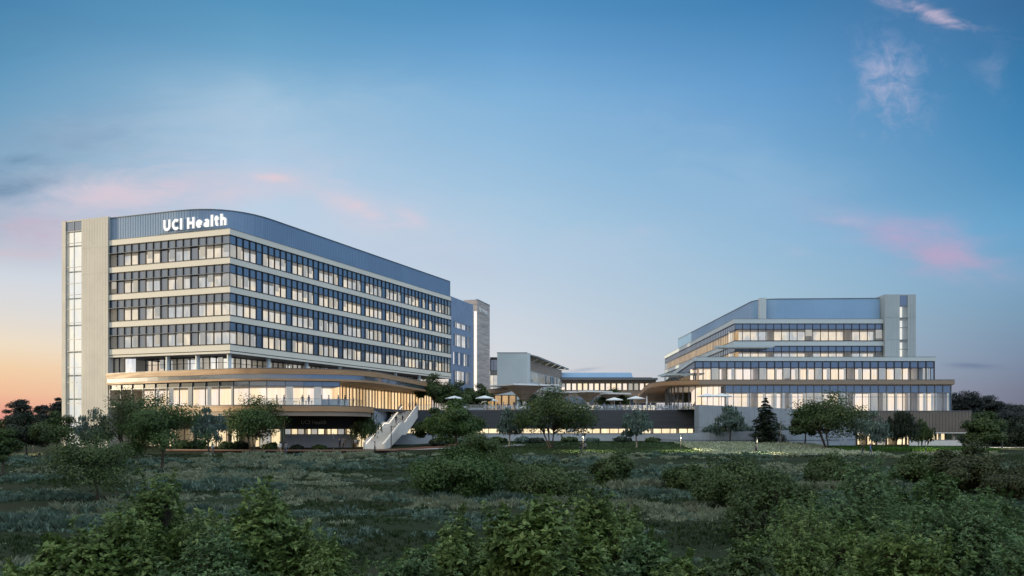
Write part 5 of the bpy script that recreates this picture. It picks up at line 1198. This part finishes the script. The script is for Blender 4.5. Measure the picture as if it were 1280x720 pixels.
wisp(640, 300, 260, 60, -.1, .35, (196, 206, 226), (6, 16), .36, .62, seed=19.4)
wisp(340, 222, 34, 9, -.1, 1.2, (236, 208, 214), (14, 36), seed=2.2)
wisp(455, 264, 62, 14, -.35, 1.3, (238, 208, 214), (13, 34), seed=6.1)
wisp(424, 227, 26, 6, -.1, .9, (226, 208, 218), (14, 36), seed=9.1)
wisp(180, 240, 120, 22, .12, 1.2, (222, 204, 216), (8, 26), seed=3.7)
wisp(520, 275, 30, 14, -.4, .9, (228, 208, 218), (13, 30), seed=5.1)
wisp(40, 285, 95, 30, .05, 1.1, (196, 180, 200), (6, 26), seed=2.9)
wisp(15, 235, 90, 20, .1, 1.2, (118, 148, 178), (6, 24), seed=1.9)
wisp(10, 205, 70, 18, .15, 1.0, (112, 146, 178), (7, 22), seed=8.8)
wisp(20, 60, 90, 40, .2, .6, (92, 138, 170), (5, 14), seed=4.1)
wisp(20, 318, 60, 10, 0, .9, (220, 186, 196), (8, 30), seed=6.6)
wisp(580, 330, 90, 24, -.2, .5, (196, 200, 220), (8, 22), seed=7.7)
wisp(800, 288, 30, 12, 0, .6, (186, 196, 222), (10, 24), seed=1.1)
wisp(1000, 316, 30, 10, 0, .7, (178, 190, 216), (10, 24), seed=2.1)
wisp(730, 462, 26, 3, .12, .7, (168, 178, 198), (8, 30), .3, .5, seed=2.5)
wisp(1215, 457, 34, 4, -.04, .55, (98, 114, 148), (8, 30), .3, .5, seed=2.6)
absaz = t.math('ABSOLUTE', az)
low = t.smooth(dz, .0, .55)
lside = t.mix(low, (.98, .84, .70), (1.30, 1.28, 1.22)); rside = t.mix(low, (.38, .52, .78), (1.15, 1.42, 1.70))
side = t.mix(t.smooth(dx, -.35, .35), lside, rside)
col = t.mix(t.smooth(absaz, .66, 1.9), col, side)
col = t.mix(t.smooth(dz, .50, .92), col, (1.25, 1.42, 1.55))
ns = t.node('ShaderNodeTexSky', sky_type='NISHITA'); ns.sun_disc = False; ns.sun_elevation = R(3.0); ns.sun_rotation = math.atan2(-1.0, .0)
hsv = t.node('ShaderNodeVectorMath', operation='SCALE'); t.l.new(ns.outputs[0], hsv.inputs[0]); hsv.inputs[3].default_value = .10
col = t.mix(.04, col, hsv.outputs[0])
t.put(bg.inputs[0], col); bg.inputs[1].default_value = 1.0
sl_ = bpy.data.lights.new('evening_sun', 'SUN'); sl_.energy = 3.6; sl_.angle = R(2.0); sl_.color = (1.0, .80, .52)
so = bpy.data.objects.new('evening_sun', sl_); COL.objects.link(so); so.location = (-80, -20, 40)
sdir = Vector((-1.0, .0, math.tan(R(3.5)))).normalized(); so.rotation_euler = sdir.to_track_quat('Z', 'Y').to_euler()
cam = bpy.data.cameras.new('camera'); cam.sensor_width = 36; cam.lens = F / 1280 * 36; cam.shift_y = (534 - 360) / 1280; cam.clip_end = 8000; cam.clip_start = .2
co = bpy.data.objects.new('camera', cam); COL.objects.link(co); co.location = (0, 0, CAMZ); co.rotation_euler = (R(90), 0, 0); SC.camera = co
vs = SC.view_settings; SC.display_settings.display_device = 'sRGB'; vs.view_transform = 'Standard'; vs.look = 'None'; vs.exposure = 0; vs.gamma = 1; vs.use_curve_mapping = False
SC.render.engine = 'CYCLES'; cy = SC.cycles; cy.use_denoising = True; cy.max_bounces = 7; cy.diffuse_bounces = 3; cy.glossy_bounces = 3; cy.transmission_bounces = 4; cy.transparent_max_bounces = 12; cy.sample_clamp_indirect = 4; cy.caustics_reflective = False; cy.caustics_refractive = False
for o in COL.objects:
    if o.type == 'EMPTY' and o.get('label') == '': del o['label']
